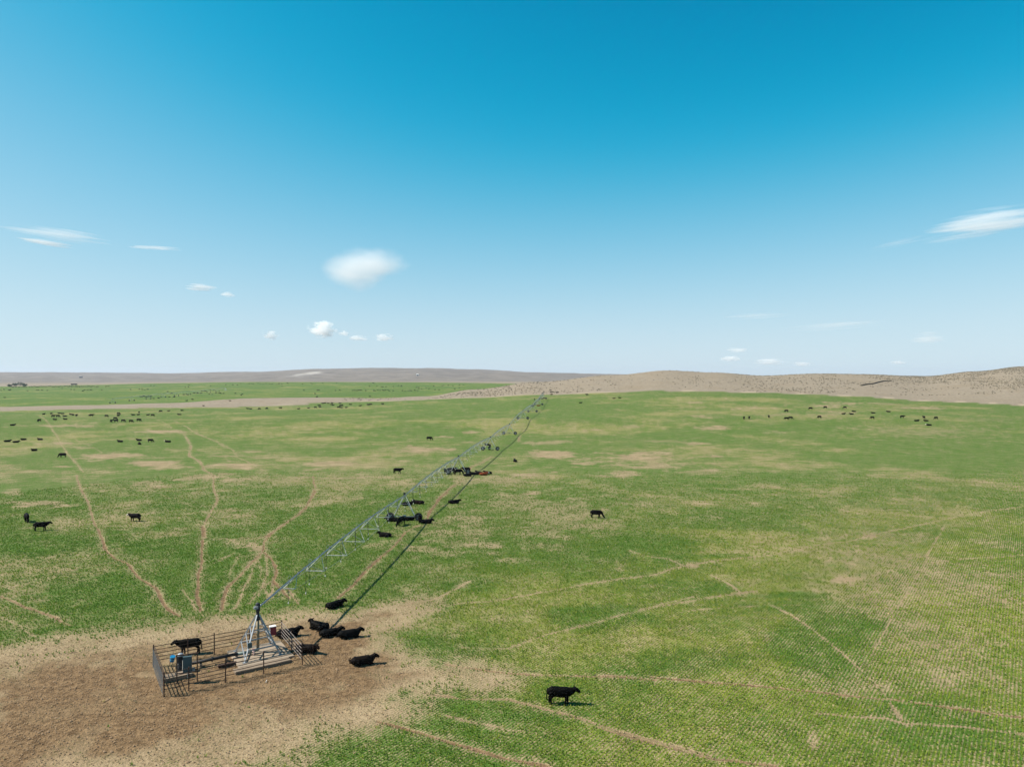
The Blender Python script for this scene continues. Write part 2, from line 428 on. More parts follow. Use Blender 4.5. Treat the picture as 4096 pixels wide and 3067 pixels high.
_pp([(50,241,55,4,.7),(290,247,100,5,.8),(120,271,90,7,.8),(120,300,70,6,.6),(520,305,150,9,.8),(960,290,130,10,.8),(1080,275,100,10,.8),(950,355,210,13,.7),
     (1330,275,80,4,.7),(1560,305,140,7,.7),(230,432,140,14,.8),(200,362,90,9,.8),(410,350,45,6,.6),(660,345,120,8,.5),(1000,330,140,8,.6),(700,460,160,10,.4),(1500,450,500,40,.4),(1900,380,300,20,.3)], 1.5845, 2700, 1440)
_pp([(1560,270,170,45,.75),(1300,245,70,20,.5),(700,300,80,30,.4),(930,330,160,25,.45),(330,440,200,30,.4),(100,380,120,30,.3)], 1.552, 0, 2000)
_pp([(520,555,90,22,.85),(1130,475,110,30,.7),(1290,220,70,22,.75),(250,390,70,14,.7),(700,820,40,18,.6),(970,1400,45,22,.6),(1470,1510,30,12,.5),(650,220,200,40,.3),(900,300,250,40,.35),
     (1500,250,250,60,.35),(1900,900,400,250,.35),(1800,600,400,150,.4),(2000,250,250,100,.35),(200,1250,200,60,.35),(150,800,120,60,.4)], 1.4786, 2600, 2000)
_pp([(2200,2100,480,130,.5),(3750,2450,520,330,.38),(1500,1900,500,60,.3)], 1, 0, 0)
_pp([(1310,420,130,20,.85),(1880,415,190,20,.85),(1400,492,430,24,.8),(1900,487,260,20,.65),(1500,372,110,8,.6),(1400,340,100,6,.6),(1250,365,90,6,.5),(1820,312,120,8,.4),(850,530,130,25,.7),(1400,880,75,45,1.2),(1300,850,60,25,.8),(600,365,190,18,.8),(870,410,140,24,.8)], 1.3825, 0, 1560)
BARE = zpts([(-300,2640),(0,2610),(180,2570),(340,2540),(640,2515),(760,2490),(900,2470),(1150,2455),(1300,2460),(1400,2450),(1560,2430),(1680,2400),(1600,2470),(1530,2530),(1560,2580),(1700,2640),(1880,2690),
              (1980,2720),(1760,2740),(1620,2780),(1560,2860),(1420,2900),(1280,2930),(1150,3000),(1000,3067),(700,3160),(0,3200),(-300,3200)], 1, 0, 0)

def flat_xy(px, py):
    d = CAM_H * FPX / (py - HOR)
    return (px - CX) / FPX * d, d

_TR = [([at(*p)[:2] for p in pl], hw * (.74 if pl[0][0] < 1700 and pl[0][1] > 2050 else .68), st * 1.0, max(so, .38)) for pl, hw, st, so in TRAILS]
_PT = []
for px, py, a, b, s in PATCHES:
    x0, y0, _ = at(px, py)
    xa = at(px - a, py)[0]; xb = at(px + a, py)[0]
    ya = at(px, py + b)[1]; yb = at(px, max(py - b, 1568))[1]
    _PT.append((x0, (ya + yb) / 2, abs(xb - xa) / 2, min(60, max(2, abs(yb - ya) / 2)), px, s))
LUSH = [(2660,2180,330,60,1),(1180,2360,300,50,.5),(620,2180,260,60,.8),(200,2180,230,40,.7),(880,2210,180,40,.8),(3280,2560,230,110,.8),(3180,2420,180,40,.7),(2350,2480,260,60,.8),(2750,2640,330,90,.6),(3700,2900,300,110,.5),(1750,2440,130,50,.8),
 (350,2350,330,60,.7),(2850,2080,320,60,.5),(1900,2330,150,40,.5),(3400,2010,400,50,.5),(1750,2820,200,50,.5),(2100,2870,220,40,.6),(2900,2350,130,30,.8),(3150,2385,180,18,1),(2960,1930,300,40,.5),(900,2000,300,40,.5)]
_LU = []
for px, py, a, b, s in LUSH:
    x0, y0, _ = at(px, py)
    _LU.append((x0, y0, a / FPX * y0, abs(at(px, py - b)[1] - at(px, py + b)[1]) / 2, px, s))
_BP = np.array([flat_xy(*p) for p in BARE])

def seg_dist(x, y, pl):
    best = np.full(x.shape, 1e9)
    for (x0, y0), (x1, y1) in zip(pl[:-1], pl[1:]):
        dx, dy = x1 - x0, y1 - y0
        t = np.clip(((x - x0) * dx + (y - y0) * dy) / (dx * dx + dy * dy + 1e-9), 0, 1)
        best = np.minimum(best, np.hypot(x - x0 - t * dx, y - y0 - t * dy))
    return best

def inside(x, y, poly):
    c = np.zeros(x.shape, bool)
    n = len(poly)
    for i in range(n):
        x0, y0 = poly[i]; x1, y1 = poly[(i + 1) % n]
        cond = (y0 > y) != (y1 > y)
        c ^= cond & (x < (x1 - x0) * (y - y0) / (y1 - y0 + 1e-12) + x0)
    return c

def masks(x, y):
    """dry straw share, bare soil share, rangeland share, yellowness of the crop"""
    n8 = fbm(x / 9, y / 9, 21, 4); n30 = fbm(x / 34, y / 34, 31, 4); n2 = fbm(x / 2.2, y / 2.2, 41, 3); n1 = fbm(x / .8, y / .8, 43, 2)
    d1 = np.hypot(x - F1_C[0], y - F1_C[1]) + (n8 - .5) * 5
    d2 = np.hypot(x - F2_C[0], y - F2_C[1]) + (n8 - .5) * 6
    f1 = sstep(F1_R + 1, F1_R - 1, d1); f2 = sstep(F2_R + 2, F2_R - 2, d2)
    rng = 1 - np.maximum(f1, f2)
    mm = n30 * .45 + n8 * .35 + n2 * .2
    dry = (.12 + .46 * sstep(.43, .70, mm)) * f1 * (1 - .30 * sstep(150, 330, y)) * (1 - .5 * sstep(-14, -4, x) * sstep(140, 105, y)) + sstep(.50, .75, mm) * .4 * f2
    for x0, y0, a, b, px, s in _PT:
        k = (px - CX) / FPX
        sel = np.nonzero((np.abs(y - y0) < b * 2.2) & (np.abs(x - x0 - k * (y - y0)) < a * 2.2))[0]
        if len(sel) == 0: continue
        q = np.hypot((x[sel] - x0 - k * (y[sel] - y0)) / a, (y[sel] - y0) / b) + (n8[sel] - .5) * 2.6 + (n2[sel] - .5) * 1.5
        dry[sel] = np.maximum(dry[sel], np.minimum(.95, s * .95 * sstep(1.40, .10, q)))
    dry = dry + .25 * sstep(4, 38, x) * sstep(200, 110, y) * f1 * (.55 + .9 * (n30 - .25))
    lush = np.zeros_like(dry)
    for x0, y0, a, b, px, s in _LU:
        k = (px - CX) / FPX
        sel = np.nonzero((np.abs(y - y0) < b * 2.2) & (np.abs(x - x0 - k * (y - y0)) < a * 2.2))[0]
        if len(sel) == 0: continue
        q = np.hypot((x[sel] - x0 - k * (y[sel] - y0)) / a, (y[sel] - y0) / b) + (n8[sel] - .5) * 1.6 + (n2[sel] - .5) * .7
        lush[sel] = np.maximum(lush[sel], s * sstep(1.3, .4, q))
    dry = dry * (1 - .8 * lush)
    soil = np.zeros_like(dry)
    wob = (n2 - .5) * .5 + (n1 - .5) * .35
    for pl, hw, st, so in _TR:
        xs = [p[0] for p in pl]; ys = [p[1] for p in pl]
        sel = np.nonzero((x > min(xs) - 3) & (x < max(xs) + 3) & (y > min(ys) - 3) & (y < max(ys) + 3))[0]
        if len(sel) == 0: continue
        d = seg_dist(x[sel] + (n8[sel] - .5) * .6, y[sel] + (n2[sel] - .5) * .4, pl) + wob[sel] * .42
        st = st * (.82 + .45 * np.clip(n8[sel] - .1, 0, .5))
        dry[sel] = np.maximum(dry[sel], np.maximum(st * .95 * sstep(hw * 1.05, hw * .3, d), st * .40 * sstep(hw * 5.0, hw * .6, d)))
        soil[sel] = np.maximum(soil[sel], so * st * sstep(hw * .9, hw * .25, d))
    # trampled ground round the pivot
    sel = np.nonzero((x > -60) & (x < 12) & (y > 22) & (y < 90))[0]
    if len(sel):
        xx, yy = x[sel], y[sel]
        ed = seg_dist(xx, yy, [tuple(p) for p in _BP] + [tuple(_BP[0])])
        sd = np.where(inside(xx, yy, _BP), ed, -ed) + (n8[sel] - .5) * 5 + (n2[sel] - .5) * 2.4
        dry[sel] = np.maximum(dry[sel], .95 * sstep(-5.5, 3.0, sd))
        mid = seg_dist(xx, yy, [(-31, 50), (-24, 55), (-16, 61), (-12, 66)])
        soil[sel] = np.maximum(soil[sel], sstep(-1.0, 5.0, sd) * (.42 + .58 * sstep(13.0, 3.0, mid + (n8[sel] - .5) * 9)) * (.62 + .38 * sstep(.35, .6, n2[sel])))
    yel = np.clip(n30 * .9 + (n8 - .5) * .5 + .30 * sstep(-6, 40, x) * sstep(170, 60, y) * f1 - .10 - .16 * sstep(4, -12, x) * sstep(260, 120, y), 0, 1)
    yel = np.clip(yel - .45 * lush, 0, 1)
    return dry, soil, rng, yel, d1, d2

# ------------------------------------------------------------------ ground sheet
def make_ground():
    fov = math.atan((CX + 260) / FPX)
    th = np.concatenate([np.arctan(np.linspace(-math.tan(fov), math.tan(fov), 760)),
                         np.linspace(fov, 2 * math.pi - fov, 90)[1:-1]])
    rows = np.linspace(3400, 1619, 520)
    rr = np.concatenate([np.geomspace(3, 34, 12), CAM_H * FPX / (rows - HOR), np.geomspace(608, 1750, 110), np.geomspace(1790, 5200, 50), np.geomspace(5500, 7000, 4)])
    T, RR = np.meshgrid(th, rr)
    # rings are lines of equal depth in front of the viewer, circles elsewhere
    cosn = np.where(np.abs(np.angle(np.exp(1j * T))) <= fov, 1 / np.cos(T), 1 / math.cos(fov))
    X = (np.sin(T) * RR * cosn).ravel(); Y = (np.cos(T) * RR * cosn).ravel()
    Z = ground_z(X, Y)
    nr, nc = T.shape
    i, j = np.meshgrid(np.arange(nr - 1), np.arange(nc), indexing='ij')
    a = (i * nc + j).ravel(); b = (i * nc + (j + 1) % nc).ravel()
    quads = np.stack([a, b, b + nc, a + nc], 1)
    nv = len(X)
    vx = np.concatenate([np.stack([X, Y, Z], 1), [[0, 0, 0]]])
    j = np.arange(nc)
    tris = np.stack([np.full(nc, nv), (j + 1) % nc, j], 1)
    dry, soil, rng, yel, d1, d2 = masks(vx[:, 0].copy(), vx[:, 1].copy())
    vx[:, 2] += np.where(vx[:, 1] > 20, soil * (fbm(vx[:, 0] / .42, vx[:, 1] / .42, 61, 3) - .62) * .05, 0) - .05 * np.clip(dry - .75, 0, .2) * 5 * (1 - rng)
    me = bpy.data.meshes.new('ground')
    me.vertices.add(nv + 1); me.vertices.foreach_set('co', vx.ravel())
    me.loops.add(quads.size + tris.size)
    me.loops.foreach_set('vertex_index', np.concatenate([quads[:, ::-1].ravel(), tris[:, ::-1].ravel()]).astype(np.int32))
    npoly = len(quads) + len(tris)
    me.polygons.add(npoly)
    ls = np.concatenate([np.arange(len(quads)) * 4, quads.size + np.arange(len(tris)) * 3]).astype(np.int32)
    me.polygons.foreach_set('loop_start', ls)
    me.polygons.foreach_set('use_smooth', np.ones(npoly, bool))
    me.update(calc_edges=True)
    x, y = vx[:, 0].copy(), vx[:, 1].copy()
    at1 = me.color_attributes.new('cover', 'FLOAT_COLOR', 'POINT')
    at1.data.foreach_set('color', np.stack([dry, soil, rng, yel], 1).ravel())
    sage = sstep(1750, 2500, y) * (0.75 + .25 * fbm(x / 300, y / 300, 77))
    road = np.maximum(sstep(3.0, 1.0, np.abs(d1 - F1_R - 6)) * sstep(-230, -120, x) * .8, 0) 
    chx, chy, _ = at(1215, 1497)
    ch = sstep(1.0, .35, np.hypot((x - chx) / (chy * 48 / FPX), (y - chy) / 300) + (fbm(x / 60, y / 160, 87) - .5) * 1.6)
    gfar = sstep(1.0, .6, np.hypot((x + 520) / 330, (y - 1930) / 150)) * .6
    at2 = me.color_attributes.new('land', 'FLOAT_COLOR', 'POINT')
    at2.data.foreach_set('color', np.stack([sage, road, ch, gfar], 1).ravel())
    m = ground_material(); me.materials.append(m)
    o = bpy.data.objects.new('ground', me); C.objects.link(o); o['kind'] = 'structure'
    return o

def ground_material():
    m = bpy.data.materials.new('pasture_ground'); m.use_nodes = True
    n, l = m.node_tree.nodes, m.node_tree.links
    bs = n['Principled BSDF']; bs.inputs['Roughness'].default_value = 0.95; bs.inputs['Specular IOR Level'].default_value = 0.08
    geo = n.new('ShaderNodeNewGeometry')
    def attr(nm):
        a = n.new('ShaderNodeAttribute'); a.attribute_name = nm; s = n.new('ShaderNodeSeparateColor')
        l.new(a.outputs['Color'], s.inputs[0]); return s.outputs[0], s.outputs[1], s.outputs[2], a.outputs['Alpha']
    dry, soil, rng, yel = attr('cover')
    sage, road, chalk, gfar = attr('land')
    def math_(op, a, b=None, clamp=False):
        k = n.new('ShaderNodeMath'); k.operation = op; k.use_clamp = clamp
        for i, v in enumerate((a, b)):
            if v is None: continue
            if isinstance(v, (int, float)): k.inputs[i].default_value = v
            else: l.new(v, k.inputs[i])
        return k.outputs[0]
    def noise(scale, detail=3, rough=.55, vec=None):
        t = n.new('ShaderNodeTexNoise'); t.inputs['Scale'].default_value = scale; t.inputs['Detail'].default_value = detail; t.inputs['Roughness'].default_value = rough
        l.new(vec or geo.outputs['Position'], t.inputs['Vector']); return t.outputs['Fac']
    def ramp(v, a, b, lo=0.0, hi=1.0):
        k = n.new('ShaderNodeMapRange'); k.interpolation_type = 'SMOOTHSTEP'
        l.new(v, k.inputs[0]); k.inputs[1].default_value = a; k.inputs[2].default_value = b; k.inputs[3].default_value = lo; k.inputs[4].default_value = hi
        return k.outputs[0]
    def mix(f, a, b):
        k = n.new('ShaderNodeMix'); k.data_type = 'RGBA'
        if isinstance(f, (int, float)): k.inputs['Factor'].default_value = f
        else: l.new(f, k.inputs['Factor'])
        for nm, v in (('A', a), ('B', b)):
            if isinstance(v, tuple): k.inputs[nm].default_value = (*v, 1)
            else: l.new(v, k.inputs[nm])
        return k.outputs['Result']
    n_f = noise(7.0, 3, .6); n_m = noise(1.6, 4, .6); n_l = noise(.22, 4, .6); n_x = noise(.035, 3, .5); n_g = noise(19.0, 2, .5)
    # drilled crop rows
    dot = n.new('ShaderNodeVectorMath'); dot.operation = 'DOT_PRODUCT'; dot.inputs[1].default_value = (ROWN[0], ROWN[1], 0)
    l.new(geo.outputs['Position'], dot.inputs[0])
    wob = math_('MULTIPLY', math_('SUBTRACT', n_m, .5), .10)
    ph = math_('MULTIPLY', math_('ADD', dot.outputs['Value'], wob), 2 * math.pi / 0.25)
    row = math_('MULTIPLY', math_('SINE', ph), .5)
    # share of dry ground at this spot
    cov = math_('ADD', dry, math_('MULTIPLY', math_('SUBTRACT', n_f, .5), 1.3))
    cov = math_('ADD', cov, math_('MULTIPLY', math_('SUBTRACT', n_m, .5), .9))
    cov = math_('ADD', cov, math_('MULTIPLY', row, .55))
    cov = math_('ADD', cov, math_('MULTIPLY', math_('SUBTRACT', noise(.45, 4, .65), .5), .75))
    cov = math_('ADD', cov, math_('MULTIPLY', math_('SUBTRACT', n_l, .5), .55))
    dryf = ramp(cov, .02, .80)
    gcol = mix(ramp(math_('ADD', yel, math_('MULTIPLY', math_('SUBTRACT', n_m, .5), .8)), .25, .85), GREEN_A, GREEN_B)
    gcol = mix(ramp(n_g, .35, .7, 0, .55), gcol, GREEN_C)
    gcol = mix(ramp(noise(.3, 5, .7), .40, .66, 0, .45), gcol, GREEN_C)
    straw = mix(ramp(math_('ADD', n_f, math_('MULTIPLY', math_('SUBTRACT', n_l, .5), .5)), .3, .7), STRAW_A, STRAW_B)
    soilc = mix(ramp(math_('ADD', n_m, math_('MULTIPLY', math_('SUBTRACT', n_f, .5), .9)), .25, .75), SOIL_A, SOIL_B)
    soilf = ramp(math_('ADD', soil, math_('MULTIPLY', math_('SUBTRACT', n_f, .5), .5)), .2, .75)
    field = mix(dryf, gcol, straw)
    field = mix(soilf, field, soilc)
    # rangeland
    str_v = n.new('ShaderNodeMapping'); str_v.inputs['Scale'].default_value = (.012, .05, .05); l.new(geo.outputs['Position'], str_v.inputs[0])
    n_s = noise(1.0, 5, .65, str_v.outputs[0]); n_r = noise(.5, 4, .7)
    tan = mix(ramp(n_r, .3, .7), RANGE_A, RANGE_B)
    tan = mix(ramp(n_x, .45, .7, 0, .6), tan, RANGE_C)
    tan = mix(ramp(noise(.28, 4, .75), .53, .68, 0, .55), tan, (.10, .083, .058))
    far = mix(ramp(n_s, .35, .65), SAGE_A, SAGE_B)
    far = mix(gfar, far, (.11, .13, .06))
    land = mix(sage, tan, far)
    land = mix(math_('MULTIPLY', chalk, ramp(n_s, .35, .6, .1, .8)), land, (.42, .385, .34))
    land = mix(road, land, (.36, .285, .205))
    col = mix(rng, field, land)
    l.new(col, bs.inputs['Base Color'])
    bp = n.new('ShaderNodeBump'); bp.inputs['Strength'].default_value = 1.0; bp.inputs['Distance'].default_value = 0.15
    hgt = math_('ADD', math_('MULTIPLY', noise(4.2, 4, .7), .7), math_('MULTIPLY', n_f, .5))
    l.new(hgt, bp.inputs['Height']); l.new(bp.outputs['Normal'], bs.inputs['Normal'])
    return m

GREEN_A, GREEN_B, GREEN_C = (.066, .132, .017), (.178, .212, .027), (.040, .078, .010)
STRAW_A, STRAW_B = (.185, .131, .074), (.34, .256, .155)
SOIL_A, SOIL_B = (.086, .053, .027), (.222, .144, .076)
RANGE_A, RANGE_B, RANGE_C = (.188, .150, .107), (.272, .226, .168), (.208, .163, .110)
SAGE_A, SAGE_B = (.080, .070, .062), (.215, .186, .158)
ground = make_ground()

# ------------------------------------------------------------------ crop tufts near the camera
def make_tufts():
    ymax = 185.0
    s = np.arange(-80, 230, .21); k = np.arange(-150, 130)
    pk = np.arange(-170, 190, .25)
    Sg, Pg = np.meshgrid(s, pk)
    Sg = Sg + RNG.uniform(-.1, .1, Sg.shape); Pg = Pg + RNG.normal(0, .028, Pg.shape)
    x = (ROWD[0] * Sg + ROWN[0] * Pg).ravel(); y = (ROWD[1] * Sg + ROWN[1] * Pg).ravel()
    keep = (y > 39) & (y < ymax) & (np.abs(x) < .80 * y)
    keep &= RNG.random(x.shape) < np.clip((ymax - y) / 120.0, 0, 1) ** 1.1 * .95 + .0
    x, y = x[keep], y[keep]
    dry, soil, rng, yel, d1, d2 = masks(x, y)
    n1 = fbm(x / .9, y / .9, 51, 2)
    cover = np.clip(1.0 - dry * 1.15 + (n1 - .5) * .9, 0, 1) * (1 - np.clip(soil * 1.4, 0, 1))
    u = RNG.random(x.shape)
    green = u < cover
    straw = (~green) & (RNG.random(x.shape) < .16 * (1 - np.clip(soil * 1.2, 0, 1)))
    sel = green | straw
    x, y, yel, isg = x[sel], y[sel], yel[sel], green[sel]
    n1 = n1[sel]
    z = ground_z(x, y)
    N = len(x); B = 5
    a = RNG.uniform(0, 2 * math.pi, (N, B)); lean = RNG.uniform(.02, .10, (N, B))
    size = (.65 + .7 * n1)[:, None] * np.where(isg, 1.0, .62)[:, None]
    h = RNG.uniform(.09, .20, (N, B)) * size
    w = RNG.uniform(.022, .045, (N, B)) * (1 + .35 * np.clip((y[:, None] - 60) / 80, 0, 1.5))
    bx = x[:, None] + np.cos(a) * .035; by = y[:, None] + np.sin(a) * .035
    tw = a + RNG.uniform(.9, 2.2, (N, B))
    P = np.zeros((N, B, 3, 3))
    P[:, :, 0, 0] = bx - np.cos(tw) * w; P[:, :, 0, 1] = by - np.sin(tw) * w; P[:, :, 0, 2] = z[:, None] - .01
    P[:, :, 1, 0] = bx + np.cos(tw) * w; P[:, :, 1, 1] = by + np.sin(tw) * w; P[:, :, 1, 2] = z[:, None] - .01
    P[:, :, 2, 0] = bx + np.cos(a) * lean; P[:, :, 2, 1] = by + np.sin(a) * lean; P[:, :, 2, 2] = z[:, None] + h
    nv = N * B * 3
    me = bpy.data.meshes.new('crop_grass')
    me.vertices.add(nv); me.vertices.foreach_set('co', P.reshape(-1))
    me.loops.add(nv); me.loops.foreach_set('vertex_index', np.arange(nv, dtype=np.int32))
    me.polygons.add(nv // 3); me.polygons.foreach_set('loop_start', np.arange(0, nv, 3, dtype=np.int32))
    me.update(calc_edges=True)
    t = np.clip(yel + RNG.normal(0, .28, N), 0, 1)[:, None]
    ca, cb = np.array(TUFT_A), np.array(TUFT_B)
    col = ca * (1 - t) + cb * t
    col = np.where(isg[:, None], col, np.array(TUFT_S) * RNG.uniform(.75, 1.15, (N, 1)))
    col = np.repeat(np.concatenate([col, np.ones((N, 1))], 1), B * 3, axis=0)
    ca = me.color_attributes.new('tint', 'FLOAT_COLOR', 'POINT'); ca.data.foreach_set('color', col.ravel())
    m = bpy.data.materials.new('crop_blades'); m.use_nodes = True
    nn, ll = m.node_tree.nodes, m.node_tree.links
    b = nn['Principled BSDF']; b.inputs['Roughness'].default_value = .7; b.inputs['Specular IOR Level'].default_value = .15
    at_ = nn.new('ShaderNodeAttribute'); at_.attribute_name = 'tint'
    ll.new(at_.outputs['Color'], b.inputs['Base Color'])
    tr = nn.new('ShaderNodeBsdfTranslucent'); ll.new(at_.outputs['Color'], tr.inputs['Color'])
    ms = nn.new('ShaderNodeMixShader'); ms.inputs[0].default_value = .35
    ll.new(b.outputs[0], ms.inputs[1]); ll.new(tr.outputs[0], ms.inputs[2]); ll.new(ms.outputs[0], nn['Material Output'].inputs[0])
    me.materials.append(m)
    o = bpy.data.objects.new('grass', me); C.objects.link(o)
    o['kind'] = 'stuff'; tag(o, 'short green crop grass drilled in rows across the pasture', 'grass')
    print('tufts', N)
TUFT_A, TUFT_B, TUFT_S = (.098, .198, .026), (.285, .325, .042), (.46, .365, .20)
make_tufts()

# ------------------------------------------------------------------ trampled clods on the bare ground
def make_clods():
    n = 42000
    x = RNG.uniform(-52, 8, n); y = RNG.uniform(40, 82, n)
    k = np.abs(x) < .8 * y
    x, y = x[k], y[k]
    dry, soil, rng, yel, d1, d2 = masks(x, y)
    k = RNG.random(len(x)) < np.clip(soil * 1.1 + .5 * np.clip(dry - .6, 0, 1), 0, 1)
    x, y = x[k], y[k]; N = len(x)
    z = ground_z(x, y)
    h = RNG.uniform(.012, .04, N) * (1 + 1.2 * (RNG.random(N) < .03)); w = h * RNG.uniform(1.1, 2.0, N); a = RNG.uniform(0, 6.28, N)
    P = np.zeros((N, 5, 3))
    for q in range(4):
        g = a + q * math.pi / 2 + RNG.uniform(-.4, .4, N); j = RNG.uniform(.7, 1.3, N)
        P[:, q, 0] = x + np.cos(g) * w * j; P[:, q, 1] = y + np.sin(g) * w * j; P[:, q, 2] = z - .02
    P[:, 4, 0] = x + RNG.uniform(-.3, .3, N) * w; P[:, 4, 1] = y + RNG.uniform(-.3, .3, N) * w; P[:, 4, 2] = z + h
    b = (np.arange(N) * 5)[:, None]
    tri = np.concatenate([np.stack([b[:, 0] + q, b[:, 0] + (q + 1) % 4, b[:, 0] + 4], 1) for q in range(4)])
    me = bpy.data.meshes.new('soil_clods')
    me.vertices.add(N * 5); me.vertices.foreach_set('co', P.ravel())
    me.loops.add(tri.size); me.loops.foreach_set('vertex_index', tri.ravel().astype(np.int32))
    me.polygons.add(len(tri)); me.polygons.foreach_set('loop_start', np.arange(0, tri.size, 3, dtype=np.int32))
    me.update(calc_edges=True)
    me.materials.append(mat('clod_soil', (.20, .134, .078), .95, 0, .4, .9))
    o = bpy.data.objects.new('dirt', me); C.objects.link(o); o['kind'] = 'stuff'
    tag(o, 'trampled brown soil clods around the pen', 'dirt')
make_clods()

# ------------------------------------------------------------------ sagebrush on the hills
def make_sage():
    vs, fs = [], []
    n = 0
    xs, ys, hs = [], [], []
    tries = 0
    while n < 9000 and tries < 110000:
        tries += 1
        px = random.uniform(1350, 4350); d = random.uniform(560, 1080)
        x = (px - CX) / FPX * d
        if math.hypot(x - F1_C[0], d - F1_C[1]) < F1_R + 14 or math.hypot(x - F2_C[0], d - F2_C[1]) < F2_R + 8: continue
        dens = .10 + .75 * min(1, max(0, (px - 2900) / 900)) + .5 * max(0, 1 - abs(px - 2000) / 350)
        cl = fbm(np.array([x / 45]), np.array([d / 45]), 91, 3)[0]
        if random.random() > dens * max(0, (cl - .3) * 2.6): continue
        xs.append(x); ys.append(d); hs.append(random.uniform(.22, .75)); n += 1
    zs = ground_z(np.array(xs), np.array(ys))
    ico = [(0, 0, 1), (.9, 0, .45), (.28, .85, .45), (-.72, .53, .45), (-.72, -.53, .45), (.28, -.85, .45), (.62, .45, -.1), (-.3, .8, -.1), (-.8, 0, -.1), (-.3, -.8, -.1), (.62, -.45, -.1)]
    fc = [(0, 1, 2), (0, 2, 3), (0, 3, 4), (0, 4, 5), (0, 5, 1), (1, 6, 2), (2, 7, 3), (3, 8, 4), (4, 9, 5), (5, 10, 1), (2, 6, 7), (3, 7, 8), (4, 8, 9), (5, 9, 10), (1, 10, 6)]
    for x, y, z, h in zip(xs, ys, zs, hs):
        o = len(vs); rot = random.uniform(0, 6.3); w = h * random.uniform(.8, 1.3)
        for a, b, c in ico:
            j = random.uniform(.75, 1.2)
            vs.append((x + (a * math.cos(rot) - b * math.sin(rot)) * w * j, y + (a * math.sin(rot) + b * math.cos(rot)) * w * j, z + c * h * j))
        fs += [(o + a, o + b, o + c) for a, b, c in fc]
    mb = MB(); mb.v, mb.f, mb.mi = vs, fs, [0] * len(fs)
    o = mb.build('sagebrush', mat('sagebrush_leaf', (.12, .102, .070), .9, 0, .3, .3))
    o['kind'] = 'stuff'; tag(o, 'scattered grey green sagebrush on the tan hills', 'shrubs')
make_sage()

def make_gully():
    pl = [at(*p) for p in zpts([(1180,164),(1215,157),(1260,152),(1290,143),(1320,136),(1375,133)], 1.5845, 2700, 1440)]
    mb = MB()
    vs, fs = [], []
    for i, (x, y, z) in enumerate(pl):
        h = .95 if 0 < i < len(pl) - 1 else .8
        vs += [(x, y, z - 1.0), (x, y + .3, z + h), (x, y + 1.5, z + h), (x, y + 2.2, z - 1)]
    for i in range(len(pl) - 1):
        a = i * 4; b = a + 4
        fs += [(a, b, b + 1, a + 1), (a + 1, b + 1, b + 2, a + 2), (a + 2, b + 2, b + 3, a + 3)]
    fs += [(0, 1, 2, 3), tuple(len(vs) - 4 + k for k in (3, 2, 1, 0))]
    mb.add(vs, fs)
    o = mb.build('gully_bank', mat('eroded_bank', (.06, .042, .03), .95, 0, .3, .5))
    o['kind'] = 'structure'
make_gully()

# ------------------------------------------------------------------ pivot tower, pad, pump, fence
FD = unit(V(0.826, 0.563)); FN = V(FD[1], -FD[0])     # fence length direction, and towards the camera side
def P3(p2, z): return V(p2[0], p2[1], z)
G0 = gz(*PIV)

